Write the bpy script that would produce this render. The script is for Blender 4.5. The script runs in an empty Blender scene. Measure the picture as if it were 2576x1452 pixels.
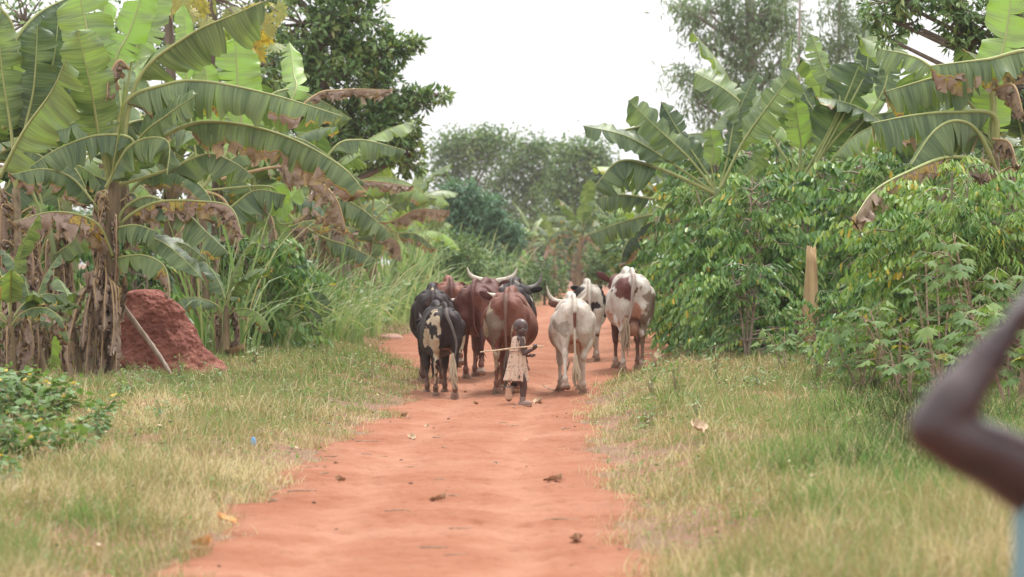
import bpy, math, random
import numpy as np
from mathutils import Vector, Matrix, noise

# ------------------------------------------------------------------ camera, sky, sun, exposure
sc = bpy.context.scene
FPX, CX, CY, HOR, EYE = 7155.6, 1288.0, 726.0, 660.0, 1.5     # photo measured at 2576 x 1452
PITCH = math.atan((CY - HOR) / FPX)
cam_d = bpy.data.cameras.new('camera'); cam = bpy.data.objects.new('camera', cam_d)
sc.collection.objects.link(cam); sc.camera = cam
cam.location = (0, 0, EYE); cam.rotation_euler = (math.radians(90) - PITCH, 0, 0)
cam_d.sensor_width = 36; cam_d.lens = 100; cam_d.clip_start = 0.1; cam_d.clip_end = 3000
cam_d.dof.use_dof = True; cam_d.dof.focus_distance = 31.0; cam_d.dof.aperture_fstop = 3.3
SUN_EL, SUN_AZ = math.radians(62), math.radians(25)            # azimuth from +Y towards +X
world = bpy.data.worlds.new('World'); sc.world = world; world.use_nodes = True
nt = world.node_tree; bg = nt.nodes['Background']
sky = nt.nodes.new('ShaderNodeTexSky'); sky.sky_type = 'NISHITA'; sky.sun_disc = False
sky.sun_elevation = SUN_EL; sky.sun_rotation = SUN_AZ; sky.dust_density = 5; sky.air_density = 1.5
hs = nt.nodes.new('ShaderNodeHueSaturation'); hs.inputs['Saturation'].default_value = 0.25
nt.links.new(sky.outputs[0], hs.inputs['Color'])
mx = nt.nodes.new('ShaderNodeMix'); mx.data_type = 'RGBA'      # thin even cloud cover over the sky
mx.inputs['Factor'].default_value = 0.75; mx.inputs[7].default_value = (13.2, 13.3, 13.6, 1)
nt.links.new(hs.outputs[0], mx.inputs[6])
wtc = nt.nodes.new('ShaderNodeTexCoord'); wsep = nt.nodes.new('ShaderNodeSeparateXYZ'); nt.links.new(wtc.outputs['Generated'], wsep.inputs[0])
wmr = nt.nodes.new('ShaderNodeMapRange'); wmr.inputs['From Min'].default_value = 0; wmr.inputs['From Max'].default_value = 1; wmr.inputs['To Min'].default_value = .70; wmr.inputs['To Max'].default_value = 1.45
nt.links.new(wsep.outputs[2], wmr.inputs[0]); wmu = nt.nodes.new('ShaderNodeVectorMath'); wmu.operation = 'SCALE'      # an overcast sky is brighter overhead
nt.links.new(mx.outputs[2], wmu.inputs[0]); nt.links.new(wmr.outputs[0], wmu.inputs['Scale']); nt.links.new(wmu.outputs[0], bg.inputs['Color'])
bg.inputs['Strength'].default_value = 0.10
sun_d = bpy.data.lights.new('sun', 'SUN'); sun_d.energy = 2.0; sun_d.angle = math.radians(12); sun_d.color = (1, .96, .9)
sun = bpy.data.objects.new('sun', sun_d); sc.collection.objects.link(sun)
sdir = Vector((math.sin(SUN_AZ) * math.cos(SUN_EL), math.cos(SUN_AZ) * math.cos(SUN_EL), math.sin(SUN_EL)))
sun.rotation_euler = sdir.to_track_quat('Z', 'Y').to_euler()
sc.view_settings.view_transform = 'Standard'; sc.view_settings.look = 'None'; sc.view_settings.gamma = 1
sc.view_settings.exposure = 0.58
sc.cycles.max_bounces = 8; sc.cycles.transparent_max_bounces = 8; sc.cycles.use_denoising = True
sc.cycles.volume_bounces = 1

# ------------------------------------------------------------------ helpers
COL = sc.collection
def ray(x, y):
    a = (x - CX) / FPX; b = -(y - CY) / FPX
    c, s = math.cos(PITCH), math.sin(PITCH)
    return np.array([a, c + b * s, -s + b * c])
def P(x, y, Y):
    d = ray(x, y); d = d * (Y / d[1]); return np.array([d[0], d[1], EYE + d[2]])
def ppm(Y): return FPX / Y
def norm(v): return v / (np.linalg.norm(v, axis=-1, keepdims=True) + 1e-9)
def smooth(x): x = np.clip(x, 0, 1); return x * x * (3 - 2 * x)
def rngof(s): return np.random.default_rng(s)

def mesh_data(name, V, Fs, mats=(), attrs=None, smooth_on=True, midx=None):
    me = bpy.data.meshes.new(name); V = np.asarray(V, np.float32)
    if not isinstance(Fs, (list, tuple)) or (len(Fs) and np.isscalar(Fs[0])): Fs = [Fs]
    Fs = [np.asarray(f, np.int32) for f in Fs if len(f)]
    tot = sum(f.size for f in Fs); nf = sum(len(f) for f in Fs)
    me.vertices.add(len(V)); me.vertices.foreach_set('co', V.ravel())
    me.loops.add(tot); me.loops.foreach_set('vertex_index', np.concatenate([f.ravel() for f in Fs]))
    starts = []; o = 0
    for f in Fs:
        starts.append(o + np.arange(len(f)) * f.shape[1]); o += f.size
    me.polygons.add(nf); me.polygons.foreach_set('loop_start', np.concatenate(starts).astype(np.int32))
    for m in mats: me.materials.append(m)
    if midx is not None: me.polygons.foreach_set('material_index', np.asarray(midx, np.int32))
    me.polygons.foreach_set('use_smooth', np.full(nf, smooth_on, bool))
    for k, a in (attrs or {}).items():
        a = np.asarray(a, np.float32)
        if a.ndim == 2:
            at = me.attributes.new(k, 'FLOAT_COLOR', 'POINT')
            if a.shape[1] == 3: a = np.c_[a, np.ones(len(a), np.float32)]
            at.data.foreach_set('color', a.ravel())
        else:
            at = me.attributes.new(k, 'FLOAT', 'POINT'); at.data.foreach_set('value', a)
    me.update(calc_edges=True); me.validate()
    return me
def obj(name, me, parent=None, loc=None, rz=0):
    o = bpy.data.objects.new(name, me); COL.objects.link(o)
    if parent is not None: o.parent = parent
    if loc is not None: o.location = loc
    o.rotation_euler.z = rz
    return o
def tag(o, label=None, cat=None, group=None, kind=None):
    if label: o['label'] = label
    if cat: o['category'] = cat
    if group: o['group'] = group
    if kind: o['kind'] = kind
    return o
def empty(name, loc, label, cat, group=None, rz=0):
    o = bpy.data.objects.new(name, None); COL.objects.link(o); o.location = loc; o.rotation_euler.z = rz
    o.empty_display_size = .1
    return tag(o, label, cat, group)
def copy_thing(o, loc, rz=0, s=1.0, label=None, group=None):
    c = o.copy(); COL.objects.link(c); c.location = loc; c.rotation_euler.z = rz; c.scale = (s, s, s)
    if label: c['label'] = label
    if group: c['group'] = group
    for ch in o.children:
        d = ch.copy(); COL.objects.link(d); d.parent = c
        for g in ch.children:
            e = g.copy(); COL.objects.link(e); e.parent = d
    return c

def catmull(pts, n):
    pts = np.asarray(pts, float)
    if len(pts) == 2:
        t = np.linspace(0, 1, n)[:, None]; return pts[0] * (1 - t) + pts[1] * t
    p = np.vstack([2 * pts[0] - pts[1], pts, 2 * pts[-1] - pts[-2]])
    seg = len(pts) - 1; L = np.linalg.norm(np.diff(pts, axis=0), axis=1); cum = np.r_[0, np.cumsum(L)] / L.sum()
    out = []
    for t in np.linspace(0, 1, n):
        i = min(np.searchsorted(cum, t, 'right') - 1, seg - 1); u = (t - cum[i]) / (cum[i + 1] - cum[i] + 1e-9)
        a, b, c, d = p[i], p[i + 1], p[i + 2], p[i + 3]
        out.append(.5 * (2 * b + (c - a) * u + (2 * a - 5 * b + 4 * c - d) * u * u + (3 * b - a - 3 * c + d) * u ** 3))
    return np.array(out)
def tube(pts, rad, seg=8, n=None, cap=True, squash=1.0):
    """closed tube along pts; rad list matches pts; returns V,F(quads+tris as quads)"""
    pts = np.asarray(pts, float); rad = np.asarray(rad, float) * np.ones(len(pts))
    if n:
        cum = np.r_[0, np.cumsum(np.linalg.norm(np.diff(pts, axis=0), axis=1))]; cum /= cum[-1]
        pts = catmull(pts, n); rad = np.interp(np.linspace(0, 1, n), cum, rad)
    if cap:
        t0 = norm(pts[0] - pts[1]); t1 = norm(pts[-1] - pts[-2]); r0, r1 = rad[0], rad[-1]
        pts = np.vstack([pts[0] + t0 * r0 * .97, pts[0] + t0 * r0 * .8, pts[0] + t0 * r0 * .45, pts,
                         pts[-1] + t1 * r1 * .45, pts[-1] + t1 * r1 * .8, pts[-1] + t1 * r1 * .97])
        rad = np.r_[r0 * .22, r0 * .6, r0 * .9, rad, r1 * .9, r1 * .6, r1 * .22]
    T = norm(np.gradient(pts, axis=0)); ref = np.array([0, 0, 1.]) if abs(T[0, 2]) < .9 else np.array([1., 0, 0])
    V = []; u = norm(np.cross(T[0], ref))
    ang = np.linspace(0, 2 * math.pi, seg, endpoint=False)
    for i in range(len(pts)):
        u = norm(u - T[i] * np.dot(u, T[i])); v = np.cross(T[i], u)
        V.append(pts[i] + rad[i] * (np.cos(ang)[:, None] * u + squash * np.sin(ang)[:, None] * v))
    V = np.vstack(V); F = []
    for i in range(len(pts) - 1):
        for j in range(seg):
            k = (j + 1) % seg; F.append((i * seg + j, i * seg + k, (i + 1) * seg + k, (i + 1) * seg + j))
    n_ = len(V); V = np.vstack([V, pts[0], pts[-1]])
    for j in range(seg):
        k = (j + 1) % seg
        F.append((n_, k, j, j)); F.append((n_ + 1, (len(pts) - 1) * seg + j, (len(pts) - 1) * seg + k, (len(pts) - 1) * seg + k))
    return V, F
def ellipsoid(c, r, M=None, nu=16, nv=10):
    th = np.linspace(0, math.pi, nv + 1)[1:-1]; ph = np.linspace(0, 2 * math.pi, nu, endpoint=False)
    V = np.array([[math.sin(a) * math.cos(b), math.sin(a) * math.sin(b), math.cos(a)] for a in th for b in ph] + [[0, 0, 1], [0, 0, -1]])
    V = V * np.asarray(r)
    if M is not None: V = V @ np.asarray(M).T
    V = V + np.asarray(c); F = []
    for i in range(nv - 2):
        for j in range(nu):
            k = (j + 1) % nu; F.append((i * nu + j, (i + 1) * nu + j, (i + 1) * nu + k, i * nu + k))
    a, b = len(V) - 2, len(V) - 1
    for j in range(nu):
        k = (j + 1) % nu; F.append((a, j, k, k)); F.append((b, (nv - 2) * nu + k, (nv - 2) * nu + j, (nv - 2) * nu + j))
    return V, F
def join(parts):
    Vs, Fs, o = [], [], 0
    for V, F in parts:
        Vs.append(V); Fs += [tuple(i + o for i in f) for f in F]; o += len(V)
    return np.vstack(Vs), Fs
def pymesh(name, V, F, mats=(), attrs=None, smooth_on=True, midx=None):
    """small meshes: drops repeated indices of the degenerate quads"""
    me = bpy.data.meshes.new(name); G = []
    for f in F:
        g = []
        for i in f:
            if i not in g: g.append(int(i))
        G.append(g)
    me.from_pydata([tuple(v) for v in V], [], G)
    for m in mats: me.materials.append(m)
    if midx is not None: me.polygons.foreach_set('material_index', np.asarray(midx, np.int32))
    me.polygons.foreach_set('use_smooth', np.full(len(me.polygons), smooth_on, bool))
    for k, a in (attrs or {}).items():
        at = me.attributes.new(k, 'FLOAT', 'POINT'); at.data.foreach_set('value', np.asarray(a, np.float32))
    me.update(); return me
def organic(name, parts, voxel, iters=4, mats=(), fac=.5):
    """union of closed shapes grown into ONE smooth continuous skin"""
    V, F = join(parts); me = pymesh(name, V, F); o = bpy.data.objects.new('tmp', me); COL.objects.link(o)
    m = o.modifiers.new('r', 'REMESH'); m.mode = 'VOXEL'; m.voxel_size = voxel; m.use_smooth_shade = True
    s = o.modifiers.new('s', 'SMOOTH'); s.iterations = iters; s.factor = fac
    dg = bpy.context.evaluated_depsgraph_get(); dg.update()
    out = bpy.data.meshes.new_from_object(o.evaluated_get(dg)); bpy.data.objects.remove(o); out.name = name
    out.materials.clear()
    for m_ in mats: out.materials.append(m_)
    out.polygons.foreach_set('use_smooth', np.ones(len(out.polygons), bool))
    return out
def verts(me):
    a = np.empty(len(me.vertices) * 3, np.float32); me.vertices.foreach_get('co', a); return a.reshape(-1, 3)

# ------------------------------------------------------------------ materials
def new_mat(name):
    m = bpy.data.materials.new(name); m.use_nodes = True; return m, m.node_tree, m.node_tree.nodes['Principled BSDF']
def N(nt, t, **kw):
    n = nt.nodes.new(t)
    for k, v in kw.items():
        if k.startswith('i_'):
            key = k[2:]; n.inputs[int(key) if key.isdigit() else key].default_value = v
        else: setattr(n, k, v)
    return n
def attr(nt, name): return N(nt, 'ShaderNodeAttribute', attribute_name=name)
def mixc(nt, f, a, b, bt='MIX'):
    m = nt.nodes.new('ShaderNodeMix'); m.data_type = 'RGBA'; m.blend_type = bt
    for s, v in ((0, f), (6, a), (7, b)):
        if isinstance(v, bpy.types.NodeSocket): nt.links.new(v, m.inputs[s])
        elif s == 0: m.inputs[0].default_value = v
        else: m.inputs[s].default_value = (*v, 1) if len(v) == 3 else v
    return m.outputs[2]
def math_(nt, op, a, b=None, clamp=False):
    m = nt.nodes.new('ShaderNodeMath'); m.operation = op; m.use_clamp = clamp
    for s, v in ((0, a), (1, b)):
        if v is None: continue
        if isinstance(v, bpy.types.NodeSocket): nt.links.new(v, m.inputs[s])
        else: m.inputs[s].default_value = v
    return m.outputs[0]
def ramp(nt, fac, stops):
    r = nt.nodes.new('ShaderNodeValToRGB'); e = r.color_ramp.elements
    while len(e) < len(stops): e.new(.5)
    for i, (p, c) in enumerate(stops): e[i].position = p; e[i].color = (*c, 1)
    nt.links.new(fac, r.inputs[0]); return r.outputs[0]
def noise_n(nt, scale, detail=3, vec=None, rough=.55, out='Fac'):
    n = nt.nodes.new('ShaderNodeTexNoise'); n.inputs['Scale'].default_value = scale
    n.inputs['Detail'].default_value = detail; n.inputs['Roughness'].default_value = rough
    if vec is None:
        tc = nt.nodes.new('ShaderNodeTexCoord'); vec = tc.outputs['Object']
    nt.links.new(vec, n.inputs['Vector']); return n.outputs[out]
def bump(nt, h, strength, dist, bs):
    b = nt.nodes.new('ShaderNodeBump'); b.inputs['Strength'].default_value = strength; b.inputs['Distance'].default_value = dist
    nt.links.new(h, b.inputs['Height']); nt.links.new(b.outputs[0], bs.inputs['Normal']); return b
def leafy(nt, bs, col, transl, tint=(1.25, 1.35, .7)):
    """thin leaf: reflects and lets light through"""
    out = [n for n in nt.nodes if n.type == 'OUTPUT_MATERIAL'][0]
    tr = nt.nodes.new('ShaderNodeBsdfTranslucent'); ms = nt.nodes.new('ShaderNodeMixShader'); ms.inputs[0].default_value = transl
    nt.links.new(mixc(nt, 1.0, col, tint, 'MULTIPLY'), tr.inputs[0]); nt.links.new(col, bs.inputs['Base Color'])
    nt.links.new(bs.outputs[0], ms.inputs[1]); nt.links.new(tr.outputs[0], ms.inputs[2]); nt.links.new(ms.outputs[0], out.inputs[0])
def leaf_mat(name, stops, rough=.5, transl=.3, nscale=1.5, namp=.25, spec=.4):
    m, t, b = new_mat(name); a = attr(t, 'tone').outputs['Fac']
    nz = math_(t, 'MULTIPLY', math_(t, 'SUBTRACT', noise_n(t, nscale, 2), .5), namp)
    c = ramp(t, math_(t, 'ADD', a, nz, True), stops)
    b.inputs['Roughness'].default_value = rough; b.inputs['Specular IOR Level'].default_value = spec
    leafy(t, b, c, transl); return m
def plain_mat(name, c1, c2, scale=8, rough=.8, bstr=.3, bdist=.01, stretch=None, spec=.3):
    m, t, b = new_mat(name); tc = t.nodes.new('ShaderNodeTexCoord'); vec = tc.outputs['Object']
    if stretch:
        mp = t.nodes.new('ShaderNodeMapping'); mp.inputs['Scale'].default_value = stretch
        t.links.new(vec, mp.inputs[0]); vec = mp.outputs[0]
    nz = noise_n(t, scale, 5, vec, .65)
    c = ramp(t, nz, [(.3, c1), (.7, c2)]); t.links.new(c, b.inputs['Base Color'])
    b.inputs['Roughness'].default_value = rough; b.inputs['Specular IOR Level'].default_value = spec
    if bstr: bump(t, nz, bstr, bdist, b)
    return m
def banana_mat(name='banana_leaf'):
    m, t, b = new_mat(name); u = attr(t, 'u').outputs['Fac']; v = attr(t, 'v').outputs['Fac']
    tone = attr(t, 'tone').outputs['Fac']; dry = attr(t, 'dry').outputs['Fac']
    cv = t.nodes.new('ShaderNodeCombineXYZ'); t.links.new(math_(t, 'MULTIPLY', u, 130.), cv.inputs[0])
    t.links.new(math_(t, 'MULTIPLY', v, 1.2), cv.inputs[1]); t.links.new(math_(t, 'MULTIPLY', tone, 37.), cv.inputs[2])
    st = noise_n(t, 1.0, 2, cv.outputs[0])
    cw = t.nodes.new('ShaderNodeCombineXYZ'); t.links.new(math_(t, 'MULTIPLY', u, 14.), cw.inputs[0])
    t.links.new(math_(t, 'MULTIPLY', v, .9), cw.inputs[1]); t.links.new(math_(t, 'MULTIPLY', tone, 91.), cw.inputs[2])
    sw = noise_n(t, 1.0, 2, cw.outputs[0])
    k = math_(t, 'ADD', tone, math_(t, 'MULTIPLY', math_(t, 'SUBTRACT', st, .5), .8))
    k = math_(t, 'ADD', k, math_(t, 'MULTIPLY', math_(t, 'SUBTRACT', sw, .5), 1.0), True)
    green = ramp(t, k, [(0, (.030, .058, .024)), (.35, (.095, .150, .060)), (.62, (.195, .260, .110)), (.85, (.26, .38, .11)), (1, (.28, .46, .09))])
    n1 = noise_n(t, 9, 4); n2 = noise_n(t, 22, 4)
    d = math_(t, 'ADD', dry, math_(t, 'MULTIPLY', math_(t, 'SUBTRACT', n1, .5), .5))
    browns = mixc(t, n2, (.24, .165, .125), (.56, .43, .35))
    browns = mixc(t, math_(t, 'MULTIPLY', st, .5), browns, (.30, .18, .12))
    dk = ramp(t, d, [(.0, (.36, .34, .05)), (.52, (.50, .37, .05)), (.56, (.42, .26, .05)), (.60, (.12, .065, .04)), (.67, (.36, .25, .19))])
    dcol = mixc(t, ramp(t, d, [(.585, (0, 0, 0)), (.66, (1, 1, 1))]), dk, browns)
    col = mixc(t, ramp(t, d, [(.50, (0, 0, 0)), (.535, (1, 1, 1))]), green, dcol)
    b.inputs['Roughness'].default_value = .42; b.inputs['Specular IOR Level'].default_value = .45
    leafy(t, b, col, .30, (1.3, 1.4, .6)); bump(t, st, .25, .01, b); return m
def dryband(name, c1, c2): return plain_mat(name, c1, c2, 10, .85, .5, .02, (1, 1, .15))

M_banana = banana_mat()
M_midrib = plain_mat('midrib', (.26, .30, .10), (.38, .40, .17), 6, .5, 0)
M_midrib_dry = plain_mat('dry_midrib', (.36, .24, .10), (.46, .33, .20), 6, .7, 0)
M_bstem = plain_mat('banana_stem', (.08, .05, .03), (.30, .23, .13), 13, .7, .6, .03, (1, 1, .12))
M_bstem_green = plain_mat('green_banana_stem', (.16, .21, .09), (.30, .33, .15), 4, .55, .3, .02, (1, 1, .15))
M_sheath = plain_mat('dry_sheath', (.16, .10, .065), (.46, .34, .23), 6, .85, .7, .03, (1, 1, .1))
M_coffee = leaf_mat('coffee_leaf', [(0, (.020, .055, .018)), (.40, (.11, .23, .058)), (.75, (.30, .42, .12)), (.93, (.30, .36, .07)), (1, (.60, .42, .05))], .40, .25, 1.6, .45, .4)
M_broad = leaf_mat('broad_leaf', [(0, (.034, .078, .026)), (.42, (.13, .23, .072)), (.75, (.28, .37, .125)), (1, (.36, .34, .12))], .45, .2, .6, .35)
M_euc = leaf_mat('eucalyptus_leaf', [(0, (.085, .14, .065)), (.5, (.17, .25, .125)), (1, (.29, .37, .21))], .5, .25, .3, .3)
M_acacia = leaf_mat('far_tree_leaf', [(0, (.045, .10, .036)), (.5, (.135, .23, .080)), (1, (.28, .37, .14))], .6, .2, .2, .4)
M_cassava = leaf_mat('cassava_leaf', [(0, (.055, .115, .038)), (.5, (.13, .215, .065)), (.9, (.22, .30, .095)), (1, (.45, .40, .09))], .6, .3, 2, .25, .2)
M_bluegreen = leaf_mat('blue_green_leaf', [(0, (.040, .10, .060)), (.5, (.11, .22, .13)), (1, (.20, .33, .20))], .5, .25, .8, .3)
M_papaya = leaf_mat('papaya_leaf', [(0, (.13, .20, .05)), (.55, (.26, .31, .10)), (1, (.52, .34, .05))], .5, .35, 1, .3)
M_tallgrass = leaf_mat('tall_grass_blade', [(0, (.05, .11, .03)), (.45, (.14, .25, .075)), (.75, (.30, .40, .19)), (1, (.55, .50, .32))], .5, .35, .5, .2)
M_grass = leaf_mat('grass_blade', [(0, (.040, .045, .018)), (.22, (.145, .30, .075)), (.42, (.19, .27, .095)), (.6, (.26, .215, .110)), (.8, (.36, .265, .155)), (1, (.70, .60, .43))], .6, .3, .35, .25, .25)
M_weed = leaf_mat('weed_leaf', [(0, (.05, .10, .03)), (.6, (.14, .24, .07)), (.93, (.24, .36, .12)), (1, (.62, .42, .05))], .5, .3, 3, .2)
M_bark = plain_mat('bark', (.10, .075, .055), (.26, .20, .16), 7, .9, .6, .03, (1, 1, .3))
M_euc_bark = plain_mat('pale_bark', (.24, .20, .17), (.42, .38, .34), 3, .8, .2, .02, (1, 1, .2))
M_twig = plain_mat('twig', (.18, .12, .08), (.42, .31, .22), 20, .85, .2)
M_pole = plain_mat('weathered_wood', (.17, .12, .09), (.44, .35, .27), 9, .8, .6, .01, (1, 1, .12))
# ------------------------------------------------------------------ terrain and road
RY = np.array([0, 8, 11.8, 13.55, 15.3, 17.0, 18.2, 19.9, 21.9, 24.4, 27.5, 31.6, 34.5, 37, 41, 45.5, 51, 56.5, 66, 77, 98, 134, 160, 600])
RLp = np.array([0, 0, 330, 430, 500, 575, 640, 700, 780, 860, 960, 1030, 1046, 1052, 1030, 965, 940, 960, 1150, 1290, 1352, 1368, 1400, 1400])
RRp = np.array([0, 0, 1660, 1640, 1625, 1600, 1580, 1545, 1510, 1497, 1488, 1498, 1530, 1575, 1640, 1690, 1720, 1715, 1640, 1575, 1540, 1545, 1620, 1620])
RL = (RLp - CX) / FPX * RY; RR = (RRp - CX) / FPX * RY
RL[:2] = [-2.3, -1.9]; RR[:2] = [.9, .7]; RL[-1] = 10; RR[-1] = 20
def wob(x, y, s, sd=0):
    out = 0
    for i in range(6):
        a = 1.1 * i + sd * 1.7 + .4; f = s * (.62 + .23 * i); out = out + np.sin((x * math.cos(a) + y * math.sin(a)) * f + sd * 3.1 + i * 2.3 + .8 * np.sin((x * math.sin(a) - y * math.cos(a)) * f * .6 + i))
    return out / 3.2
def edges(Y):
    n = .10 * np.sin(Y * 2.1) + .07 * np.sin(Y * 5.3 + 1) + .05 * np.sin(Y * 11.7 + 2)
    m = .09 * np.sin(Y * 1.7 + 3) + .07 * np.sin(Y * 4.9) + .05 * np.sin(Y * 13.1 + 2)
    return np.interp(Y, RY, RL) + n, np.interp(Y, RY, RR) + m
def height(x, y):
    x = np.asarray(x, float); y = np.asarray(y, float); l, r = edges(y)
    dl = np.clip(l - x, 0, None); dr = np.clip(x - r, 0, None)
    h = .10 * smooth(dl / .9) + .16 * smooth(dr / .9) + .10 * smooth((dr - 2) / 5) + .10 * smooth((dl - 2) / 5)
    h = h + .30 * smooth((dr - .2) / 1.2) * smooth((y - 44) / 6) * smooth((75 - y) / 10)
    k = smooth((dl + dr) / .5)
    h = h + k * (.03 * wob(x, y, 1.9) + .018 * wob(x, y, 5.3, 2))
    u = (x - l) / np.maximum(r - l, .1)
    ins = smooth(u / .15) * smooth((1 - u) / .15)
    h = h + ins * (.012 * wob(x, y, 1.7, 1) + .005 * wob(x, y, 5.1, 4) - .03 * np.exp(-((u - .28) / .09) ** 2) - .03 * np.exp(-((u - .70) / .09) ** 2))
    return h
def G(px, py, dz=0):
    Y = EYE * FPX / max(py - HOR, 12)
    for _ in range(12):
        X = (px - CX) / FPX * Y; h = float(height(X, Y)); Y = (EYE - h) * FPX / max(py - HOR, 12)
    return np.array([X, Y, float(height(X, Y)) + dz])
def onground(X, Y, dz=0): return np.array([X, Y, float(height(X, Y)) + dz])
def grid(xs, ys, zf):
    X, Y = np.meshgrid(xs, ys); V = np.c_[X.ravel(), Y.ravel(), zf(X, Y).ravel()]
    nx, ny = len(xs), len(ys); i = np.arange(nx - 1); j = np.arange(ny - 1); I, J = np.meshgrid(i, j); a = (J * nx + I).ravel()
    return V, np.c_[a, a + 1, a + nx + 1, a + nx]
xs = np.unique(np.r_[np.linspace(-600, -30, 12), np.linspace(-30, -9, 30), np.linspace(-9, 9, 181), np.linspace(9, 30, 30), np.linspace(30, 600, 12)])
ys = np.unique(np.r_[np.linspace(-60, 0, 6), np.linspace(0, 10, 20), np.linspace(10, 60, 400), np.linspace(60, 170, 150), np.linspace(170, 1500, 14)])
def gz(x, y):
    l, r = edges(y); ins = smooth((x - l + .05) / .15) * smooth((r + .05 - x) / .15)
    return height(x, y) - .035 * ins - .002
V, F = grid(xs, ys, gz)
m, t, b = new_mat('verge_soil'); tc = t.nodes.new('ShaderNodeTexCoord')
n1 = noise_n(t, .9, 5, tc.outputs['Object']); n2 = noise_n(t, 14, 5, tc.outputs['Object'])
c = mixc(t, ramp(t, n1, [(.42, (0, 0, 0)), (.6, (1, 1, 1))]), (.23, .095, .055), (.18, .095, .055))
c = mixc(t, math_(t, 'MULTIPLY', n2, .3), c, (.22, .15, .085)); t.links.new(c, b.inputs['Base Color'])
b.inputs['Roughness'].default_value = .95; bump(t, n2, .6, .03, b)
tag(obj('ground', mesh_data('ground', V, F, [m])), kind='structure')

vs = np.unique(np.r_[np.linspace(6, 12, 40), np.linspace(12, 60, 900), np.linspace(60, 160, 260)]); us = np.linspace(0, 1, 110)
U, Yg = np.meshgrid(us, vs); l, r = edges(Yg); Xg = l + (r - l) * U
rg = rngof(3)
fine = .005 * np.sin(Xg * 31 + np.sin(Yg * 9) * 2) * np.sin(Yg * 23 + Xg * 6) + .004 * rg.standard_normal(Xg.shape) + .010 * wob(Xg, Yg, 11, 5) * wob(Xg, Yg, 3.1, 7)
edge = np.clip(np.minimum(U, 1 - U) / .03, 0, 1)
hp_ = np.zeros_like(Xg)
for _ in range(2600):                                            # hoof and foot prints
    i = rg.integers(60, 1130); y0 = vs[min(i, len(vs) - 1)]; u0 = rg.random(); j = int(u0 * 109); a_, b_ = max(0, i - 6), i + 7; c_, d_ = max(0, j - 6), j + 7
    x0 = Xg[min(i, len(vs) - 1), j]; dd = ((Xg[a_:b_, c_:d_] - x0) / .05) ** 2 + ((Yg[a_:b_, c_:d_] - y0) / .065) ** 2; hp_[a_:b_, c_:d_] += -.016 * np.exp(-dd) + .006 * np.exp(-(dd ** .5 - 1.7) ** 2 * 2)
Z = hp_ + height(Xg, Yg) + (.004 + fine * 0.8) * edge - .03 * (1 - edge)
V = np.c_[Xg.ravel(), Yg.ravel(), Z.ravel()]; nx = len(us); I, J = np.meshgrid(np.arange(nx - 1), np.arange(len(vs) - 1)); a = (J * nx + I).ravel()
m, t, b = new_mat('laterite_road'); tc = t.nodes.new('ShaderNodeTexCoord'); ov = tc.outputs['Object']
mp = t.nodes.new('ShaderNodeMapping'); mp.inputs['Scale'].default_value = (.55, 1.1, 1); t.links.new(ov, mp.inputs[0])
n1 = noise_n(t, .9, 5, mp.outputs[0]); n2 = noise_n(t, 6, 6, mp.outputs[0], .7); n3 = noise_n(t, 45, 3, ov); ua = attr(t, 'across').outputs['Fac']
c = ramp(t, n1, [(.3, (.25, .096, .052)), (.5, (.295, .124, .072)), (.7, (.345, .165, .104))])
c = mixc(t, ramp(t, n2, [(.45, (0, 0, 0)), (.78, (.7, .7, .7))]), c, (.35, .17, .11))
c = mixc(t, ramp(t, n2, [(.25, (.7, .7, .7)), (.42, (0, 0, 0))]), c, (.17, .058, .032))
uw = math_(t, 'ADD', ua, math_(t, 'MULTIPLY', math_(t, 'SUBTRACT', n1, .5), .12))        # packed paler wheel tracks
c = mixc(t, math_(t, 'MULTIPLY', ramp(t, uw, [(.18, (0, 0, 0)), (.28, (1, 1, 1)), (.38, (0, 0, 0)), (.60, (0, 0, 0)), (.70, (1, 1, 1)), (.80, (0, 0, 0))]), .40), c, (.41, .215, .14))
c = mixc(t, ramp(t, uw, [(.0, (.6, .6, .6)), (.12, (0, 0, 0)), (.88, (0, 0, 0)), (1, (.6, .6, .6))]), c, (.24, .105, .062))
c = mixc(t, ramp(t, n3, [(.28, (.6, .6, .6)), (.38, (0, 0, 0))]), c, (.19, .07, .04)); t.links.new(c, b.inputs['Base Color'])
b.inputs['Roughness'].default_value = .95; b.inputs['Specular IOR Level'].default_value = .1
vo = t.nodes.new('ShaderNodeTexVoronoi'); vo.inputs['Scale'].default_value = 4.5; t.links.new(ov, vo.inputs['Vector'])
pit = ramp(t, vo.outputs['Distance'], [(.10, (0, 0, 0)), (.20, (1, 1, 1))])
h = math_(t, 'ADD', math_(t, 'ADD', math_(t, 'MULTIPLY', n2, .8), math_(t, 'MULTIPLY', n3, .2)), math_(t, 'MULTIPLY', pit, .35)); bump(t, h, .7, .05, b)
tag(obj('road', mesh_data('road', V, np.c_[a, a + 1, a + nx + 1, a + nx], [m], {'across': U.ravel()})), kind='structure')

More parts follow.
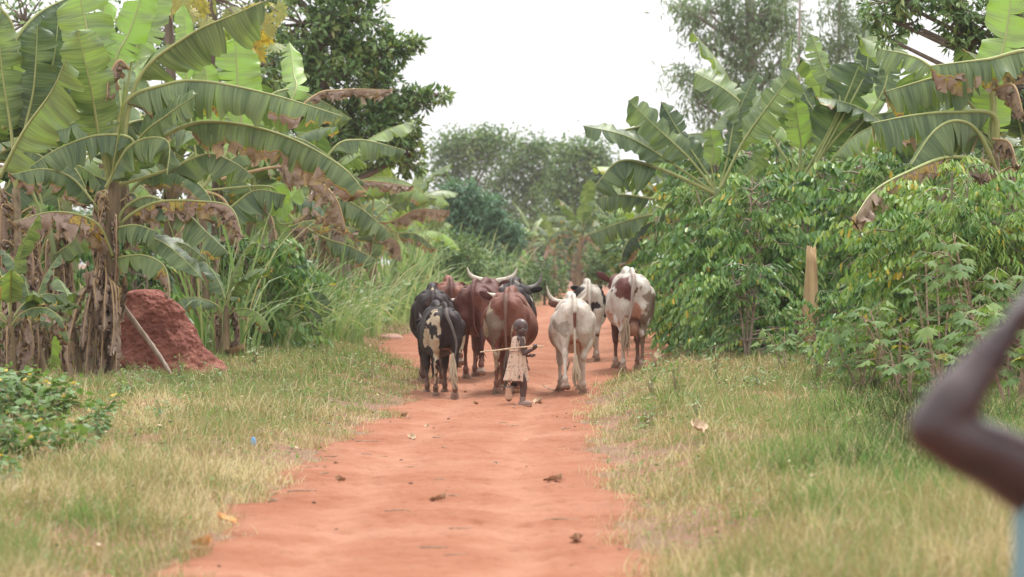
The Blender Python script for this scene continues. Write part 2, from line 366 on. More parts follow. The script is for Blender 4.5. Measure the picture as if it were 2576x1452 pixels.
# ------------------------------------------------------------------ blades of grass on the verges
def blades(pos, h, w, lean, az, tone, seg=3, rng=None):
    """pos (n,3); each blade a tapered strip bending over by lean"""
    n = len(pos); out = []; dx = np.cos(az); dy = np.sin(az); px, py = -np.sin(az + 1.2), np.cos(az + 1.2)
    a = np.zeros((n, 2 * seg + 1, 3))
    cx = np.zeros(n); cz = np.zeros(n)
    for k in range(seg):
        f = k / seg; ww = w * (1 - f * .55) * .5
        base = pos + np.c_[dx * cx, dy * cx, cz]
        a[:, 2 * k] = base - np.c_[px * ww, py * ww, 0 * ww]; a[:, 2 * k + 1] = base + np.c_[px * ww, py * ww, 0 * ww]
        ang = lean * (f + .5 / seg) * 1.5; cx = cx + np.sin(ang) * h / seg; cz = cz + np.cos(ang) * h / seg
    a[:, 2 * seg] = pos + np.c_[dx * cx, dy * cx, cz]
    nv = 2 * seg + 1; o = np.arange(n)[:, None] * nv
    q = [np.array([2 * k, 2 * k + 1, 2 * k + 3, 2 * k + 2]) for k in range(seg - 1)]
    Q = np.vstack([o + x for x in q]) if q else np.zeros((0, 4), int)
    T = o + np.array([2 * seg - 2, 2 * seg - 1, 2 * seg])
    return a.reshape(-1, 3), Q, T, np.repeat(tone, nv)
def merge(parts):
    Vs, Qs, Ts, A, o = [], [], [], [], 0
    for V, Q, T, t_ in parts:
        Vs.append(V); Qs.append(Q + o); Ts.append(T + o); A.append(t_); o += len(V)
    return np.vstack(Vs), [np.vstack(Qs), np.vstack(Ts)], np.concatenate(A)
def verge_grass(name, side, seed, label):
    rng = rngof(seed); parts = []
    for (y0, y1, dens, hs_, ws_) in ((10.5, 16, 1200, 1.35, 1.15), (16, 24, 950, 1.15, 1.35), (24, 34, 720, 1, 1.8), (34, 48, 420, 1, 2.6), (48, 75, 130, 1.3, 3.6), (75, 150, 22, 1.8, 8)):
        xm = 0.19 * y1 + .9
        n = int(dens * (y1 - y0) * xm); y = y0 + (y1 - y0) * rng.random(n); l, r = edges(y)
        x = np.where(side < 0, -(0.19 * y + .9) + rng.random(n) * (0.19 * y + .9 + l + .12), r - .12 + rng.random(n) * np.maximum(.19 * y + .9 - r, 0))
        d = (l - x) if side < 0 else (x - r)
        # tufted, thinning towards the track and in bare patches
        cl = wob(x, y, 3.7, 1) + .7 * wob(x * 1.3, y, 9.1, 3) + .5 * wob(x, y, 1.1, 6)
        keep = rng.random(n) < np.clip(.30 + d * 1.5 + .40 * cl, .14, 1)
        if side < 0:   # bare red patch by the weeds
            bare = np.exp(-(((x + 3.35) / .55) ** 2 + ((y - 20.8) / 1.0) ** 2)); keep &= rng.random(n) > bare * 1.2
        if side > 0: keep &= ~((y > 44) & (y < 70) & (d < 1.3))
        x, y, d, cl = x[keep], y[keep], d[keep], cl[keep]; n = len(x)
        z = height(x, y)
        if side < 0:
            green = .5 * smooth((y - 24) / 8) + .30 * smooth((-x - .13 * y) / .8) * smooth((20 - y) / 5) + .1
        else:
            green = 1.0 * np.exp(-(((x - .145 * y) / (.050 * y)) ** 2)) * smooth((38 - y) / 8) * smooth((y - 14) / 6) + .30 * smooth((y - 36) / 6) + .12
        tone = .68 - (.44 if side < 0 else .60) * green + .17 * wob(x, y, 1.9, 2) + .15 * wob(x, y, 5.3, 9) + .10 * wob(x, y, 13.3, 4) + rng.normal(0, .20, n)
        tone = tone + .16 * np.exp(-np.clip(d, 0, 9) / .35)
        tone = np.where(rng.random(n) < .10, rng.uniform(.8, 1, n), tone)
        hh = hs_ * (.043 + .036 * np.clip(d / .6, 0, 1)) * (1 + .45 * smooth((21 - y) / 5)) * np.clip(1 + .75 * cl, .35, 2.3) * rng.uniform(.5, 1.5, n) + .015
        tall = rng.random(n) < .05; hh = np.where(tall, hh * 2.3, hh); tone = np.where(tall, tone + .18, tone)
        if side > 0: hh *= 1 + .6 * green * smooth((30 - y) / 6)
        if side > 0: hh *= 1 + .5 * smooth((18 - y) / 4) * smooth(d / .4)
        hh *= 1 + .8 * smooth((np.abs(x) - .135 * y) / 1.0) * smooth((18 - y) / 6)
        hh = np.clip(hh, .015, .26)
        w = ws_ * rng.uniform(.0022, .0050, n)
        parts.append(blades(np.c_[x, y, z - .008], hh, w, rng.uniform(.1, 1.9, n) ** 1.0, rng.uniform(0, 6.28, n), np.clip(tone, 0, 1)))
    V, Fs, A = merge(parts)
    tag(obj(name, mesh_data(name, V, Fs, [M_grass], {'tone': A})), label, 'grass', kind='stuff')
verge_grass('verge_grass', -1, 11, 'low straw and green grass on the verge left of the red track')
verge_grass('verge_grass', 1, 12, 'tall straw and bright green grass on the verge right of the red track')

def ground_cover(side, seed, label):
    rng = rngof(seed); n = 52000; y = 12 + 38 * rng.random(n) ** 1.25; l, r = edges(y); d = rng.random(n) ** .8 * 5.0
    x = np.where(side < 0, l - d, r + d); k = (wob(x, y, 2.7, 3) + .8 * wob(x, y, 7.1, 5) > -.1) & (np.abs(x) < .19 * y + .4); x, y, d = x[k], y[k], d[k]; n = len(x)
    pos = np.c_[x, y, height(x, y) + rng.uniform(.01, .09, n) * (.4 + .6 * smooth(d / .6))]
    D = np.c_[rng.normal(size=(n, 2)), rng.normal(0, .35, n)]; NN = np.c_[rng.normal(0, .5, (n, 2)), np.ones(n)]
    V, F, A = leaves_mesh(pos, D, NN, rng.uniform(.018, .045, n) * (1 + y / 60), rng.uniform(.008, .018, n) * (1 + y / 60), np.clip(rng.normal(.42, .25, n), 0, 1), 4)
    tag(obj('ground_cover', mesh_data('ground_cover', V, F, [M_grass], {'tone': A})), label, 'ground cover', kind='stuff')
# ------------------------------------------------------------------ banana plants
def prof(s, blunt=.68):
    s = np.clip(s, 0, 1)
    return np.minimum(1, (s / .10) ** .6) * np.where(s > blunt, np.clip(1 - ((s - blunt) / (1 - blunt)) ** 2.6, 0, 1) ** .55, 1.0)
def banana_leaf(pts, W, lam0=.12, nref=(0, 0, 1), fold=.5, curl=.5, tear=.25, dry=0, edge=.2, tip=.0, tone=.5, seed=0, n=40, rr=.016, ragged=.25):
    rng = rngof(seed); C = catmull(pts, n + 1); T = norm(np.gradient(C, axis=0))
    nref = np.asarray(nref, float)
    if nref.ndim == 1: nref = np.tile(nref, (n + 1, 1))
    else: nref = np.array([np.interp(np.linspace(0, 1, n + 1), np.linspace(0, 1, len(nref)), nref[:, k]) for k in range(3)]).T
    nr = nref - T * np.sum(nref * T, 1, keepdims=True); nr = norm(nr); side = np.cross(T, nr)
    t = np.linspace(0, 1, n + 1); s = (t - lam0) / (1 - lam0); i0 = int(np.searchsorted(t, lam0))
    V, F, au, av, ad, at, mi = [], [], [], [], [], [], []
    M = 6; L = np.linalg.norm(np.diff(C, axis=0), axis=1).sum() / n
    for sg in (-1, 1):
        i = i0
        while i < n:
            k = min(n, i + (1 + rng.geometric(max(tear, .02)))); m_ = k - i + 1
            big = rng.random() < tear * 1.5
            df = (rng.normal(0, .16) + (rng.random() * .5 if big else 0)) * min(1, tear * 3.0)
            sd = rng.random(); df = df + (rng.normal(0, .3) if dry > .5 else 0); short = 1 - (.45 * rng.random() if dry > .5 else 0) - (ragged * rng.random() if rng.random() < tear + .1 else .04 * rng.random())
            sdry = dry + tip * float(smooth((s[i] - .5) / .4)) + (edge * (rng.random() ** 1.1) * 1.7)
            for q in range(m_):
                j = i + q; w = W * float(prof(s[j])) * (1 - .10 * rng.random() * min(1, tear * 4)) * short
                f = (q / (m_ - 1) - .5) if m_ > 1 else 0
                pos = C[j].copy(); base = len(V)
                for r_ in range(M + 1):
                    r = r_ / M; d = dry + edge * 0 + (sdry - dry) * smooth((r - .40) / .5) * 1.0 + (tip * float(smooth((s[j] - .5) / .4)) + .0) * .8
                    if r_ > 0:
                        hang = .5 * max(0, min(1, (d - .5) * 2)) * r
                        th = fold + df * r + curl * r + hang
                        step = w / M * (side[j] * sg * math.cos(th) - nr[j] * math.sin(th))
                        pos = pos + step + T[j] * (w / M) * .18 * r
                    p = pos.copy()
                    p -= T[j] * f * L * (m_ - 1) * .28 * r * r * (1.0 if tear > .05 else 0)
                    wav = math.sin(j * 1.35 + sd * 20) * .022 + math.sin(j * .5 + sd * 7 * 0 + seed) * .03
                    p += nr[j] * wav * r * r * (W / .25)
                    if d > .55: p += (rng.random(3) - .5) * .10 * r * min(1, (d - .55) * 3)
                    V.append(p); au.append(t[j] * .9 + seed * .37 % 5); av.append(r * sg * .5 + .5); ad.append(d); at.append(tone + (.05 * sg))
                if q > 0:
                    for r_ in range(M):
                        a = base - (M + 1) + r_; b = base + r_
                        F.append((a, a + 1, b + 1, b) if sg > 0 else (a, b, b + 1, a + 1)); mi.append(0)
            i = k
    V = np.array(V)
    tv, tf = tube(C, np.interp(t, [0, lam0, 1], [rr * 1.25, rr, rr * .18]), 6)
    o = len(V); V = np.vstack([V, tv + np.tile(nr[0] * .0, (len(tv), 1))]); nt_ = len(tv)
    F += [tuple(x + o for x in f) for f in tf]; mi += [1] * len(tf)
    z = np.zeros(nt_)
    me = pymesh('leaf', V, F, [M_banana, M_midrib_dry if dry > .6 else M_midrib],
                {'u': np.r_[au, z], 'v': np.r_[av, z], 'dry': np.r_[ad, z], 'tone': np.r_[at, z]}, True, mi)
    return me
def plant_root(px, py, label, group=None, name='banana_plant', Y=None, cat='banana plant'):
    g = G(px, py) if Y is None else onground((px - CX) / FPX * Y, Y)
    return empty(name, g, label, cat, group), g
def stem(root, g, top, r0=.12, r1=.06, mat=None, seed=0, lean=0):
    rng = rngof(seed); top = np.asarray(top, float) - g; mid = top * .5 + np.r_[rng.normal(0, .04, 2), 0]
    V, F = tube([[0, 0, -.1], [0, 0, .1], mid, top], [r0 * 1.15, r0 * 1.1, (r0 + r1) / 2, r1], 14, 30)
    a = np.arctan2(V[:, 1], V[:, 0]); V[:, :2] *= (1 + .05 * np.sin(a * 5 + V[:, 2] * 2))[:, None] if False else 1
    return obj('trunk', pymesh('trunk', V, F, [mat or M_bstem]), root)
KW = dict(u=dict(nref=(0, 0, 1), fold=1.05, curl=.35), c=dict(nref=(0, -1, .25), fold=.12, curl=.25), h=dict(nref=(.2, -.5, 1), fold=.55, curl=.5),
          b=dict(nref=(0, 1, .3), fold=.15, curl=.2), r=dict(nref=(.8, -.6, .2), fold=.3, curl=.3), l=dict(nref=(-.8, -.6, .2), fold=.3, curl=.3))
LSEED = [100]
def L(root, g, Y, pts, w, mode='u', at=None, dz=None, lam0=None, **k):
    """leaf of a plant: pts run from where the blade starts to its tip (photo px), at = where the stalk leaves the stem"""
    LSEED[0] += 1; sd = LSEED[0]; rng = rngof(sd)
    if dz is None: dz = rng.uniform(-.5, .4)
    m = len(pts); Q = [P(x, y, Y + dz * (i + .6) / m) for i, (x, y) in enumerate(pts)]
    if at is not None:
        Q = [P(at[0], at[1], Y)] + Q
        full = catmull(Q, 60); d = np.linalg.norm(full - Q[1], axis=1); lam0 = (int(np.argmin(d)) / 59) if lam0 is None else lam0
    elif lam0 is None: lam0 = .03
    Q = np.array(Q) - g; W = w / ppm(Y)
    kw = dict(KW[mode]); kw.update(k); kw['tear'] = kw.get('tear', .2) + .06; kw.setdefault('ragged', .35)
    if mode == 'u': W *= 1.13
    if mode in 'cbrl': W *= .58
    ln = np.linalg.norm(np.diff(Q, axis=0), axis=1).sum(); n = int(np.clip(ln * 22, 22, 56))
    return obj('leaf', banana_leaf(Q, W, lam0, seed=sd, n=n, rr=max(.010, .05 * W + .006), **kw), root)
def skirts(root, g, top, n, rng, spread=.22, ln=(.6, 1.3), hmin=.5):
    """dead leaves hanging down round the stem"""
    top = np.asarray(top) - g
    for i in range(n):
        a = rng.uniform(0, 6.28); h = rng.uniform(hmin, top[2] * .97); l = min(h - .05, rng.uniform(*ln)); o = np.array([math.cos(a), math.sin(a), 0])
        b = top * (h / top[2])
        pts = [b + o * .05, b + o * (.05 + spread * .6) + [0, 0, .06], b + o * spread * rng.uniform(.7, 1.3) + [0, 0, -l * .5], b + o * spread * rng.uniform(.3, 1.1) + [0, 0, -l]]
        LSEED[0] += 1
        obj('dead_leaf', banana_leaf(pts, rng.uniform(.07, .15), .1, (*(o[:2]), .1), .7, .9, .3, .95, .2, 0, .4, LSEED[0], 16, .010), root)
def generic_banana(name, loc, label, group, seed, h=2.0, nl=11, size=1.0, dry=.1, skirt=5, tone=.5, up=1.0):
    rng = rngof(seed); root = empty(name, loc, label, 'banana plant', group); g = np.zeros(3)
    top = np.array([rng.normal(0, .08), rng.normal(0, .08), h]); V, F = tube([[0, 0, -.1], [0, 0, .1], top * .5, top], [.15 * size, .14 * size, .11 * size, .05 * size], 12, 14)
    obj('trunk', pymesh('trunk', V, F, [M_bstem if skirt > 2 else M_bstem_green]), root)
    for i in range(nl):
        a = i * 2.4 + rng.normal(0, .25); f = i / (nl - 1)                     # 0 young upright, 1 old hanging
        el = math.radians(82 - 62 * f * up + rng.normal(0, 5)); ln = size * rng.uniform(1.5, 2.1) * (1 - .2 * f)
        o = np.array([math.cos(a), math.sin(a), 0]); p = top - [0, 0, .25 * f * size]; pts = [p]; e = el
        for q in range(6):
            p = p + (o * math.cos(e) + np.array([0, 0, math.sin(e)])) * ln / 6; pts.append(p); e -= (.12 + .34 * f) * rng.uniform(.7, 1.3)
        dr = .95 if (f > .8 and rng.random() < .35 + dry) else (.35 * rng.random() * f)
        nref = o * -math.sin(el) + np.array([0, 0, math.cos(el)]) if f < .4 else np.array([0, 0, 1.])
        obj('leaf', banana_leaf(pts, size * rng.uniform(.22, .29), .16, nref, .2 + .75 * f, .35, .12 + .25 * f, dr, .25 + dry * f, dry * f, tone + rng.normal(0, .13), seed * 50 + i, 26, .018 * size), root)
    if skirt: skirts(root, g, top, skirt, rng)
    return root

# ------------------------------------------------------------------ leaf clouds for trees and shrubs
def leaves_mesh(base, d, nrm, ln, wd, tone, shape=6, droop=0.0):
    """base, direction, normal (n,3); rhombic (4) or ovate (6 vertices, folded on the rib) leaves"""
    n = len(base); d = norm(d); s = norm(np.cross(d, nrm)); nn = np.cross(s, d); ln = (ln * np.ones(n))[:, None]; wd = (wd * np.ones(n))[:, None]
    dn = np.array([0, 0, -1.])
    if shape == 4:
        A = np.stack([base, base + d * ln * .45 + s * wd * .5 - nn * wd * .12, base + d * ln + dn * ln * droop, base + d * ln * .45 - s * wd * .5 - nn * wd * .12], 1)
        o = np.arange(n)[:, None] * 4; return A.reshape(-1, 3), [np.vstack([o + [0, 1, 2], o + [0, 2, 3]])], np.repeat(tone, 4)
    mid = base + d * ln * .5 + dn * ln * droop * .3
    A = np.stack([base, base + d * ln * .3 + s * wd * .42 - nn * wd * .15, mid + d * ln * .2 + s * wd * .40 + dn * ln * droop * .3 - nn * wd * .15, base + d * ln * .97 + dn * ln * droop,
                  mid + d * ln * .2 - s * wd * .40 + dn * ln * droop * .3 - nn * wd * .15, base + d * ln * .3 - s * wd * .42 - nn * wd * .15, mid], 1)
    o = np.arange(n)[:, None] * 7
    return A.reshape(-1, 3), [np.vstack([o + [0, 1, 6], o + [1, 2, 6], o + [2, 3, 6], o + [3, 4, 6], o + [4, 5, 6], o + [5, 0, 6]])], np.repeat(tone, 7)
def tubes_mesh(name, lst, mat):
    V, F = join([tube(*a) for a in lst]); return pymesh(name, V, F, [mat])
def blob_tree(name, label, base, blobs, mat, bark, seed, trunk_top, tr=.15, K=8, ln=.16, wd=.055, spread=.1, group=None, cat='tree', per=60, droop=.1, down=-.1,
              shape=4, hollow=.35, limbs=True, whorl=True, twigs=True, gap=.0, tonejit=.16):
    rng = rngof(seed); base = np.asarray(base, float); root = empty(name, base, label, cat, group); tt = np.asarray(trunk_top) - base
    tubes = []; mid = tt * .5 + np.r_[rng.normal(0, tr * .7, 2), 0]
    tubes.append(([[0, 0, -.3], [0, 0, .15], mid, tt], [tr * 1.5, tr * 1.15, tr * .85, tr * .5], 10, 16))
    B, D, NN, TN, LN = [], [], [], [], []
    axis = catmull([[0, 0, 0], mid, tt], 30)
    for (c, r, wgt) in blobs:
        c = np.asarray(c) - base; r = np.asarray(r, float); nb = int(per * wgt)
        k = rng.normal(size=(nb * 3, 3)); k = norm(k) * (rng.uniform(hollow ** 3, 1, (nb * 3, 1)) ** (1 / 3))
        if gap:
            q = k * r + c; kk = np.sin(q[:, 0] / r[0] * 5 + seed) + np.sin(q[:, 2] / r[2] * 6 + 1) + np.sin(q[:, 1] / r[1] * 4 + 2); k = k[kk > -3 + gap * 3]
        k = k[:nb]; q = c + k * r
        lo = min(len(axis) - 1, max(6, int(np.argmin(np.abs(axis[:, 2] - (c[2] - r[2] * .9 - .4 * np.linalg.norm(c[:2])))))))
        st = axis[lo]
        if limbs: tubes.append(([st, st * .55 + c * .45 + [0, 0, -.15 * r[2]], c], [tr * .42, tr * .28, tr * .14], 7, 9))
        if twigs:
            for z in q[::max(1, len(q) // 22)]:
                tubes.append(([c, c * .5 + z * .5 + rng.normal(0, .08, 3) * r, z], [tr * .13, tr * .08, tr * .03], 4, 5))
        for z, kv in zip(q, k):
            if whorl:
                d = norm(rng.normal(size=(K, 3)) + kv * .9 + [0, 0, down]); bb = z + d * spread * rng.uniform(.1, 1, (K, 1))
                nn = norm(rng.normal(size=(K, 3)) * .5 + kv * .7 + [0, 0, .8])
            else:
                bb = z + rng.normal(size=(K, 3)) * spread; d = norm(rng.normal(size=(K, 3)) + [0, 0, down]); nn = norm(rng.normal(size=(K, 3)) + [0, -.2, .3])
            B.append(bb); D.append(d); NN.append(nn); tn = rng.normal(.45, tonejit); TN.append(tn + rng.normal(0, .13, K)); LN.append(rng.uniform(.7, 1.2, K))
    B, D, NN, TN, LN = map(np.concatenate, (B, D, NN, TN, LN))
    V, F, A = leaves_mesh(B, D, NN, ln * LN, wd * LN, np.clip(TN, 0, 1), shape, droop)
    obj('trunk', tubes_mesh('trunk', tubes, bark), root)
    obj('crown', mesh_data('crown', V, F, [mat], {'tone': A}), root)
    return root
M_branch = plain_mat('pale_branch', (.16, .12, .09), (.40, .32, .25), 9, .8, .2)
def coffee_bush(name, loc, label, group, seed, h=2.3, R=1.15, nb=46, ln=.128, mat=None, sub=2, cat='shrub', pale=0.0):
    """stems with arching side branches and leaf pairs hanging along them"""
    rng = rngof(seed); root = empty(name, loc, label, cat, group); tubes = []; B, D, NN, TN = [], [], [], []
    stems = []
    for i in range(4):
        a = rng.uniform(0, 6.28); q = np.array([math.cos(a), math.sin(a), 0]); top = q * R * rng.uniform(.1, .45) + [0, 0, h * rng.uniform(.8, 1)]
        stems.append(catmull([q * .05, q * .10 + [0, 0, h * .4], top], 14)); tubes.append(([[0, 0, -.1], q * .10 + [0, 0, h * .4], top], [.028, .022, .01], 6, 10))
    for i in range(nb):
        st = stems[rng.integers(4)]; f = rng.uniform(.12, 1); p = st[int(f * 13)]; a = rng.uniform(0, 6.28)
        for s_ in range(1 + sub):
            a2 = a + rng.normal(0, .5); ll = R * rng.uniform(.55, 1.1) * (1 - .35 * max(0, f - .6) / .4) * (1 if s_ == 0 else .6); e = rng.uniform(.2, .9) * (1 if f > .4 else .6)
            pts = [p]; q = p
            for k in range(5):
                q = q + np.array([math.cos(a2) * math.cos(e), math.sin(a2) * math.cos(e), math.sin(e)]) * ll / 5; pts.append(q); e -= rng.uniform(.22, .42)
            C = catmull(pts, 13)[2 if s_ == 0 else 0:]; C[:, 2] = np.maximum(C[:, 2], .08)
            if s_ == 0: tubes.append((pts, [.016, .012, .009, .007, .006, .004], 4))
            if s_ > 0: p0 = p; 
            T = norm(np.gradient(C, axis=0)); tn = rng.normal(.42, .13) + pale
            for j in range(1, len(C)):
                sd = norm(np.cross(T[j], [0, 0, 1.]))
                for sg in (-1, 1):
                    B.append(C[j] + rng.normal(0, .012, 3)); D.append(sd * sg * .55 + T[j] * .35 + [0, 0, -.75 + rng.normal(0, .25)] + rng.normal(0, .12, 3)); NN.append(sd * sg * .8 + [0, 0, .6]); TN.append(tn + rng.normal(0, .1) + (.5 if rng.random() < .030 else 0))
            p = C[len(C) // 3]
    n = len(B); V, F, A = leaves_mesh(np.array(B), np.array(D), np.array(NN), ln * rng.uniform(.65, 1.2, n), ln * .40 * rng.uniform(.8, 1.1, n), np.clip(TN, 0, 1), 6, .08)
    obj('stems', tubes_mesh('stems', tubes, M_branch), root); obj('foliage', mesh_data('foliage', V, F, [mat or M_coffee], {'tone': A}), root)
    return root
def cassava(name, loc, label, group, seed, h=1.1, n=34, lobe=.15, mat=None, R=.5, nst=4, cat='cassava plant'):
    rng = rngof(seed); root = empty(name, loc, label, cat, group); tubes = []; B, D, NN, TN = [], [], [], []
    for s_ in range(nst):
        a = rng.uniform(0, 6.28); top = np.array([math.cos(a) * R * .6, math.sin(a) * R * .6, h * rng.uniform(.7, 1)]); tubes.append(([[0, 0, -.05], top * .5 + rng.normal(0, .03, 3), top], [.014, .011, .007], 5, 8))
        for i in range(n // nst):
            f = 1 - .75 * (i / (n / nst)) ** 1.2; p = top * f; b = rng.uniform(0, 6.28); el = rng.uniform(-.1, .8); pl = rng.uniform(.6, 1.3) * lobe * 1.6
            q = p + np.array([math.cos(b) * math.cos(el), math.sin(b) * math.cos(el), math.sin(el)]) * pl; q[2] = max(q[2], .12); tubes.append(([p, (p + q) / 2 + [0, 0, .03], q], [.004, .003, .003], 4))
            o = np.array([math.cos(b), math.sin(b), 0]); sd = np.array([-o[1], o[0], 0]); up = norm(np.array([0, 0, 1.]) + o * rng.uniform(-.1, .6)); o2 = norm(o - up * np.dot(o, up)); sz = rng.uniform(.7, 1.15)
            tn = rng.normal(.5, .16); dr = rng.uniform(.1, .6)
            for k in range(7):
                ang = (k - 3) * .62; d = o2 * math.cos(ang) + sd * math.sin(ang) - up * dr
                B.append(q); D.append(d * sz * (1 - .08 * abs(k - 3))); NN.append(up); TN.append(tn)
    D = np.array(D); sz = np.linalg.norm(D, axis=1); V, F, A = leaves_mesh(np.array(B), D, np.array(NN), lobe * sz, lobe * .34 * sz, np.clip(TN, 0, 1), 6, .12)
    obj('stems', tubes_mesh('stems', tubes, M_twig), root); obj('foliage', mesh_data('foliage', V, F, [mat or M_cassava], {'tone': A}), root)
    return root
def grass_clump(name, loc, label, group, seed, h=1.9, n=70, R=.35, w=.022, tone=.5, cat='tall grass', seg=7, lean=(.15, 1.9)):
    rng = rngof(seed); root = None
    a = rng.uniform(0, 6.28, n); r = R * np.sqrt(rng.random(n)); pos = np.c_[np.cos(a) * r, np.sin(a) * r, np.zeros(n) - .02]
    V, Q, T, A = blades(pos, h * rng.uniform(.55, 1.1, n), w * rng.uniform(.6, 1.2, n), rng.uniform(*lean, n), a + rng.normal(0, .8, n), np.clip(tone + rng.normal(0, .17, n), 0, 1), seg)
    o = obj(name, mesh_data(name, V, [Q, T], [M_tallgrass], {'tone': A}), None, loc); return tag(o, label, cat, group)
def weed(name, loc, label, group, seed, h=.45, n=60, ln=.08, wd=.06, R=.3, cat='weed', mat=None):
    rng = rngof(seed); root = empty(name, loc, label, cat, group); tubes = []; B, D, NN, TN = [], [], [], []
    for i in range(7):
        a = rng.uniform(0, 6.28); top = np.array([math.cos(a) * R * rng.uniform(.2, 1), math.sin(a) * R * rng.uniform(.2, 1), h * rng.uniform(.6, 1.1)])
        C = catmull([[0, 0, 0], top * [.3, .3, .55], top], 12); tubes.append(([[0, 0, -.03], top * [.3, .3, .55], top], [.004, .003, .002], 4, 6))
        for k in range(n // 7):
            p = C[rng.integers(3, 12)]; d = norm(rng.normal(size=3) + [0, 0, .2]); B.append(p + d * .05); D.append(d * [1, 1, .5] + [0, 0, -.1]); NN.append([rng.normal(0, .3), rng.normal(0, .3) - .4, 1]); TN.append(rng.normal(.50, .16) + (.5 if rng.random() < .015 else 0))
    n = len(B); s = rng.uniform(.6, 1.25, n); V, F, A = leaves_mesh(np.array(B), np.array(D), np.array(NN), ln * s, wd * s, np.clip(TN, 0, 1), 6, .15)
    obj('stems', tubes_mesh('stems', tubes, M_twig), root); obj('foliage', mesh_data('foliage', V, F, [mat or M_weed], {'tone': A}), root); return root

ground_cover(-1, 21, 'tiny creeping leaves and straw between the grass left of the track')
ground_cover(1, 22, 'tiny creeping leaves and straw between the grass right of the track')
# ------------------------------------------------------------------ LEFT: the large banana plant by the mound
r, g = plant_root(262, 958, 'large banana plant with shaggy brown stem left of the red earth mound'); YH = g[1]
top = P(288, 470, YH); stem(r, g, top, .15, .07)
A = (285, 470)
L(r, g, YH, [(345, 205), (470, 92), (600, 32), (670, 2)], 78, 'u', (300, 440), dz=-.5, tone=.5, tear=.06, fold=.75, nref=(.3, -.75, .8), edge=.1)
L(r, g, YH, [(310, 268), (420, 212), (520, 205), (690, 240), (860, 292)], 76, 'u', A, dz=-.7, tone=.5, tear=.22, edge=.55, tip=.1)
L(r, g, YH, [(468, 316), (600, 312), (740, 352), (860, 420), (922, 486)], 78, 'u', (330, 400), dz=-.5, tone=.45, tear=.3, edge=.85, tip=.3)
L(r, g, YH, [(335, 358), (250, 340), (150, 372), (75, 420)], 55, 'u', A, dz=-.6, tone=.45, tear=.15, edge=.3)
L(r, g, YH, [(235, 512), (180, 448), (110, 425), (25, 440)], 52, 'u', (262, 560), dz=-.8, tone=.42, tear=.2, edge=.6, tip=.35)
L(r, g, YH, [(268, 470), (320, 375), (380, 346), (425, 362), (420, 440)], 62, 'u', None, dz=-.9, tone=.48, tear=.15, edge=.2)
L(r, g, YH, [(352, 348), (420, 290), (497, 236)], 84, 'c', (290, 470), dz=-1.0, tone=.45, tear=.15, nref=(-.2, -1, .5))
L(r, g, YH, [(415, 430), (520, 388), (590, 410), (640, 446)], 52, 'u', A, dz=-.2, tone=.5, tear=.12)
L(r, g, YH, [(250, 348), (228, 220), (194, 74)], 112, 'c', (278, 480), dz=-.6, tone=.55, tear=.16, nref=(-.1, -1, .1))
L(r, g, YH, [(242, 205), (222, 90), (194, -40)], 128, 'c', (282, 470), dz=.3, tone=.72, tear=.10)
L(r, g, YH, [(0, 445), (60, 330), (130, 230), (165, 150)], 78, 'u', None, dz=-.8, tone=.62, tear=.03, nref=(-.5, -.7, .5), fold=.5, edge=0)
L(r, g, YH, [(285, 185), (330, 70), (372, -60)], 82, 'c', (285, 460), dz=.4, tone=.90, tear=.05, edge=0)
L(r, g, YH, [(245, 120), (262, 20), (262, -90)], 76, 'c', (283, 470), dz=.8, tone=1.0, tear=.05, edge=0)
L(r, g, YH, [(330, 165), (372, 60), (400, -90)], 90, 'c', (290, 460), dz=1.0, tone=.75, tear=.08, edge=0)
L(r, g, YH, [(322, 172), (300, 152), (275, 190), (268, 248)], 44, 'u', None, dz=-.4, tone=.35, dry=.62, tear=.5, edge=.2)
L(r, g, YH, [(318, 520), (380, 495), (470, 540), (520, 585), (580, 640)], 48, 'u', (290, 570), dz=-.7, tone=.4, tear=.05, nref=(.3, -.7, .8), fold=.6, edge=.35)
L(r, g, YH, [(282, 640), (240, 560), (140, 533), (25, 560)], 64, 'u', None, dz=-1.1, dry=.565, tear=.3, edge=.5, tip=.3, tone=.3)
L(r, g, YH, [(330, 540), (400, 508), (500, 506), (580, 522), (612, 598)], 60, 'u', (285, 585), dz=-1.0, dry=.555, tear=.35, edge=.5, tip=.4)
L(r, g, YH, [(284, 576), (340, 566), (396, 583)], 44, 'u', None, dz=-.6, tone=.42, tear=.1, edge=.3)
L(r, g, YH, [(330, 590), (400, 605), (460, 650), (512, 704)], 62, 'c', (290, 600), dz=-.7, tone=.4, tear=.03, nref=(.4, -.8, .6), edge=.2)
L(r, g, YH, [(400, 600), (470, 618), (520, 656)], 40, 'c', None, dz=.3, tone=.42, tear=.03, nref=(.4, -.8, .6))
L(r, g, YH, [(293, 650), (360, 642), (415, 672), (428, 745)], 42, 'u', (280, 660), dz=-1.0, tone=.55, dry=.3, tear=.1, edge=.6, tip=.6)
L(r, g, YH, [(314, 190), (300, 320), (278, 458)][::-1], 20, 'c', None, dz=-1.2, tone=.7, tear=.02, fold=1.2, curl=1.0, edge=0)
L(r, g, YH, [(330, 265), (420, 230), (500, 250)], 60, 'u', A, dz=.9, tone=.3, tear=.2, edge=.5)
L(r, g, YH, [(300, 330), (400, 300), (470, 330)], 60, 'u', A, dz=1.2, tone=.35, tear=.2, edge=.5)
for k, (dx, x2, y2) in enumerate(((-25, 215, 800), (5, 262, 760), (-10, 236, 705), (20, 286, 820), (30, 292, 910), (-60, 170, 880), (-30, 215, 930), (0, 255, 920))):
    L(r, g, YH, [(262 + dx * .4, 640 + k * 14), (262 + dx, 700 + k * 10), (x2, y2), (x2 + (k % 3 - 1) * 8, y2 + 75)], 30 + 6 * (k % 3), 'u', None, dz=-.5, dry=.95, tear=.25, nref=(0, -1, .1), fold=.7, curl=.6)
skirts(r, g, top, 22, rngof(5), .26, (.5, 1.2), .45)

